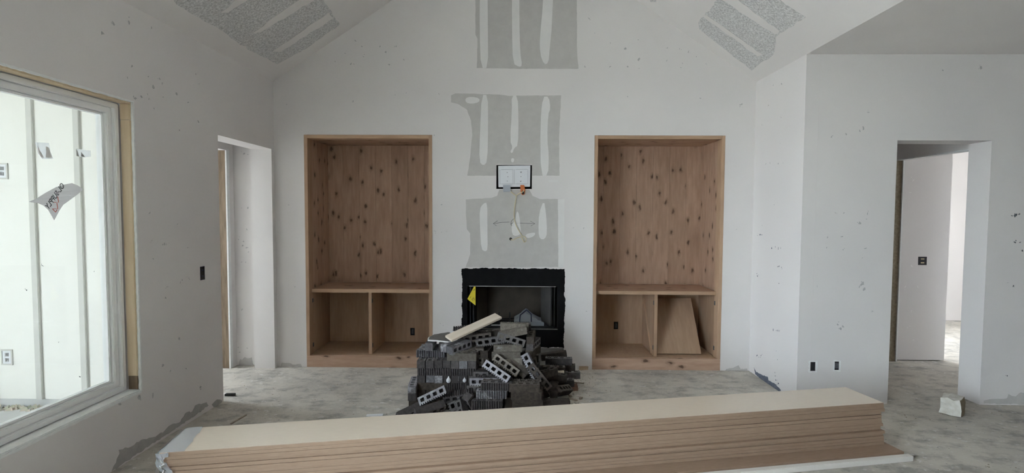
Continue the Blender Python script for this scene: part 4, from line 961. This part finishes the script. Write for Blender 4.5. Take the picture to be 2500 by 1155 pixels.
rubble('asphalt_scrap', 562, 966, .075, .03, .016, 'black_hole', 'small black scrap on the floor near the hall opening', 'scrap', 4, 5)
rubble('wood_stick', 583, 1025, .012, .16, .008, 'chip', 'thin wood stick on the floor between the left wall and board stack', 'stick', -8, 6)
rubble('paper_scrap', 915, 1015, .12, .035, .006, 'paper', 'white paper scrap on the floor behind the board stack', 'paper', 6, 8)
rubble('red_brick_piece', 1401, 953, .062, .05, .048, 'redbrick', 'reddish brick fragment beside the right end of the heap', 'brick', 3, 9)
rubble('wood_chip', 1366, 911, .075, .028, .016, 'pine', 'light wood chip resting on the right pile of bricks', 'chip', 5, 10, Y=4.165)
rubble('wood_splinter', 1412, 936, .10, .014, .010, 'chip', 'long splinter on the floor right of the bricks', 'splinter', -18, 11)
rubble('wood_splinter', 1398, 977, .085, .016, .012, 'chip', 'dark splinter lying near the right front of the bricks', 'splinter', -38, 12)
rubble('wood_splinter', 1404, 921, .06, .010, .008, 'chip', 'short splinter behind the long one at the right of the bricks', 'splinter', -50, 13)
rubble('wood_offcut', 1425, 903, .085, .03, .03, 'scrapwood', 'tapered wood offcut at the wall foot left of the right cabinet', 'wood', 8, 14)
rubble('brick_fragment', 1399, 918, .03, .03, .03, 'redbrick', 'tiny dark red fragment behind the right end of the heap', 'brick', 20, 15)
for i, (px, py) in enumerate(((1392, 968), (1400, 963), (1410, 968), (1386, 983), (1395, 990), (1408, 985), (1418, 975), (1390, 957), (1380, 980), (1404, 996))):
    rubble('rubble_chip', px, py, random.uniform(.016, .035), random.uniform(.014, .03), random.uniform(.008, .018), ('chip', 'floor', 'block')[i % 3], 'small pale rubble chip on the floor at the right of the bricks', 'rubble', random.uniform(0, 180), 30+i, 'rubble chips right of the brick heap')
# fine grit around the heap
gm = MB(); rs = random.Random(4)
for k in range(420):
    px, py = rs.choice(((rs.gauss(1412, 22), rs.gauss(955, 30)), (rs.gauss(1430, 30), rs.gauss(930, 20)), (rs.uniform(550, 1000), rs.uniform(905, 1015)), (rs.uniform(2180, 2500), rs.uniform(1000, 1150))))
    if py < 903: continue
    p = on(2, 0, px, py); r_ = rs.uniform(.002, .006); n = len(gm.v)
    q_ = (p-org); q_.z = 0
    if -.25 < q_.dot(dy_) < .33: continue
    gm.v += [(p.x-r_, p.y-r_, 0), (p.x+r_, p.y-r_*.6, 0), (p.x, p.y+r_, 0), (p.x+r_*.2, p.y, r_*.9)]
    gm.f += [(n, n+1, n+3), (n+1, n+2, n+3), (n+2, n, n+3)]
o = gm.build('floor_grit', 'chip'); tag(o, 'fine grit and crumbs scattered over the concrete floor', 'grit', kind='stuff')
# debris line outside the window
rs = random.Random(2); gm = MB()
for k in range(160):
    x = rs.uniform(-5.2, -3.4); y = PORCH_Y - abs(rs.gauss(.03, .05)); r_ = rs.uniform(.008, .03); n = len(gm.v)
    gm.v += [(x-r_, y-r_, -.004), (x+r_, y-r_*.6, -.004), (x, y+r_*.4, -.004), (x+r_*.2, y-r_*.2, r_*.8)]
    gm.f += [(n, n+1, n+3), (n+1, n+2, n+3), (n+2, n, n+3)]
o = gm.build('porch_debris', 'grass'); tag(o, 'leaves and rubble along the foot of the porch wall', 'debris', kind='stuff')
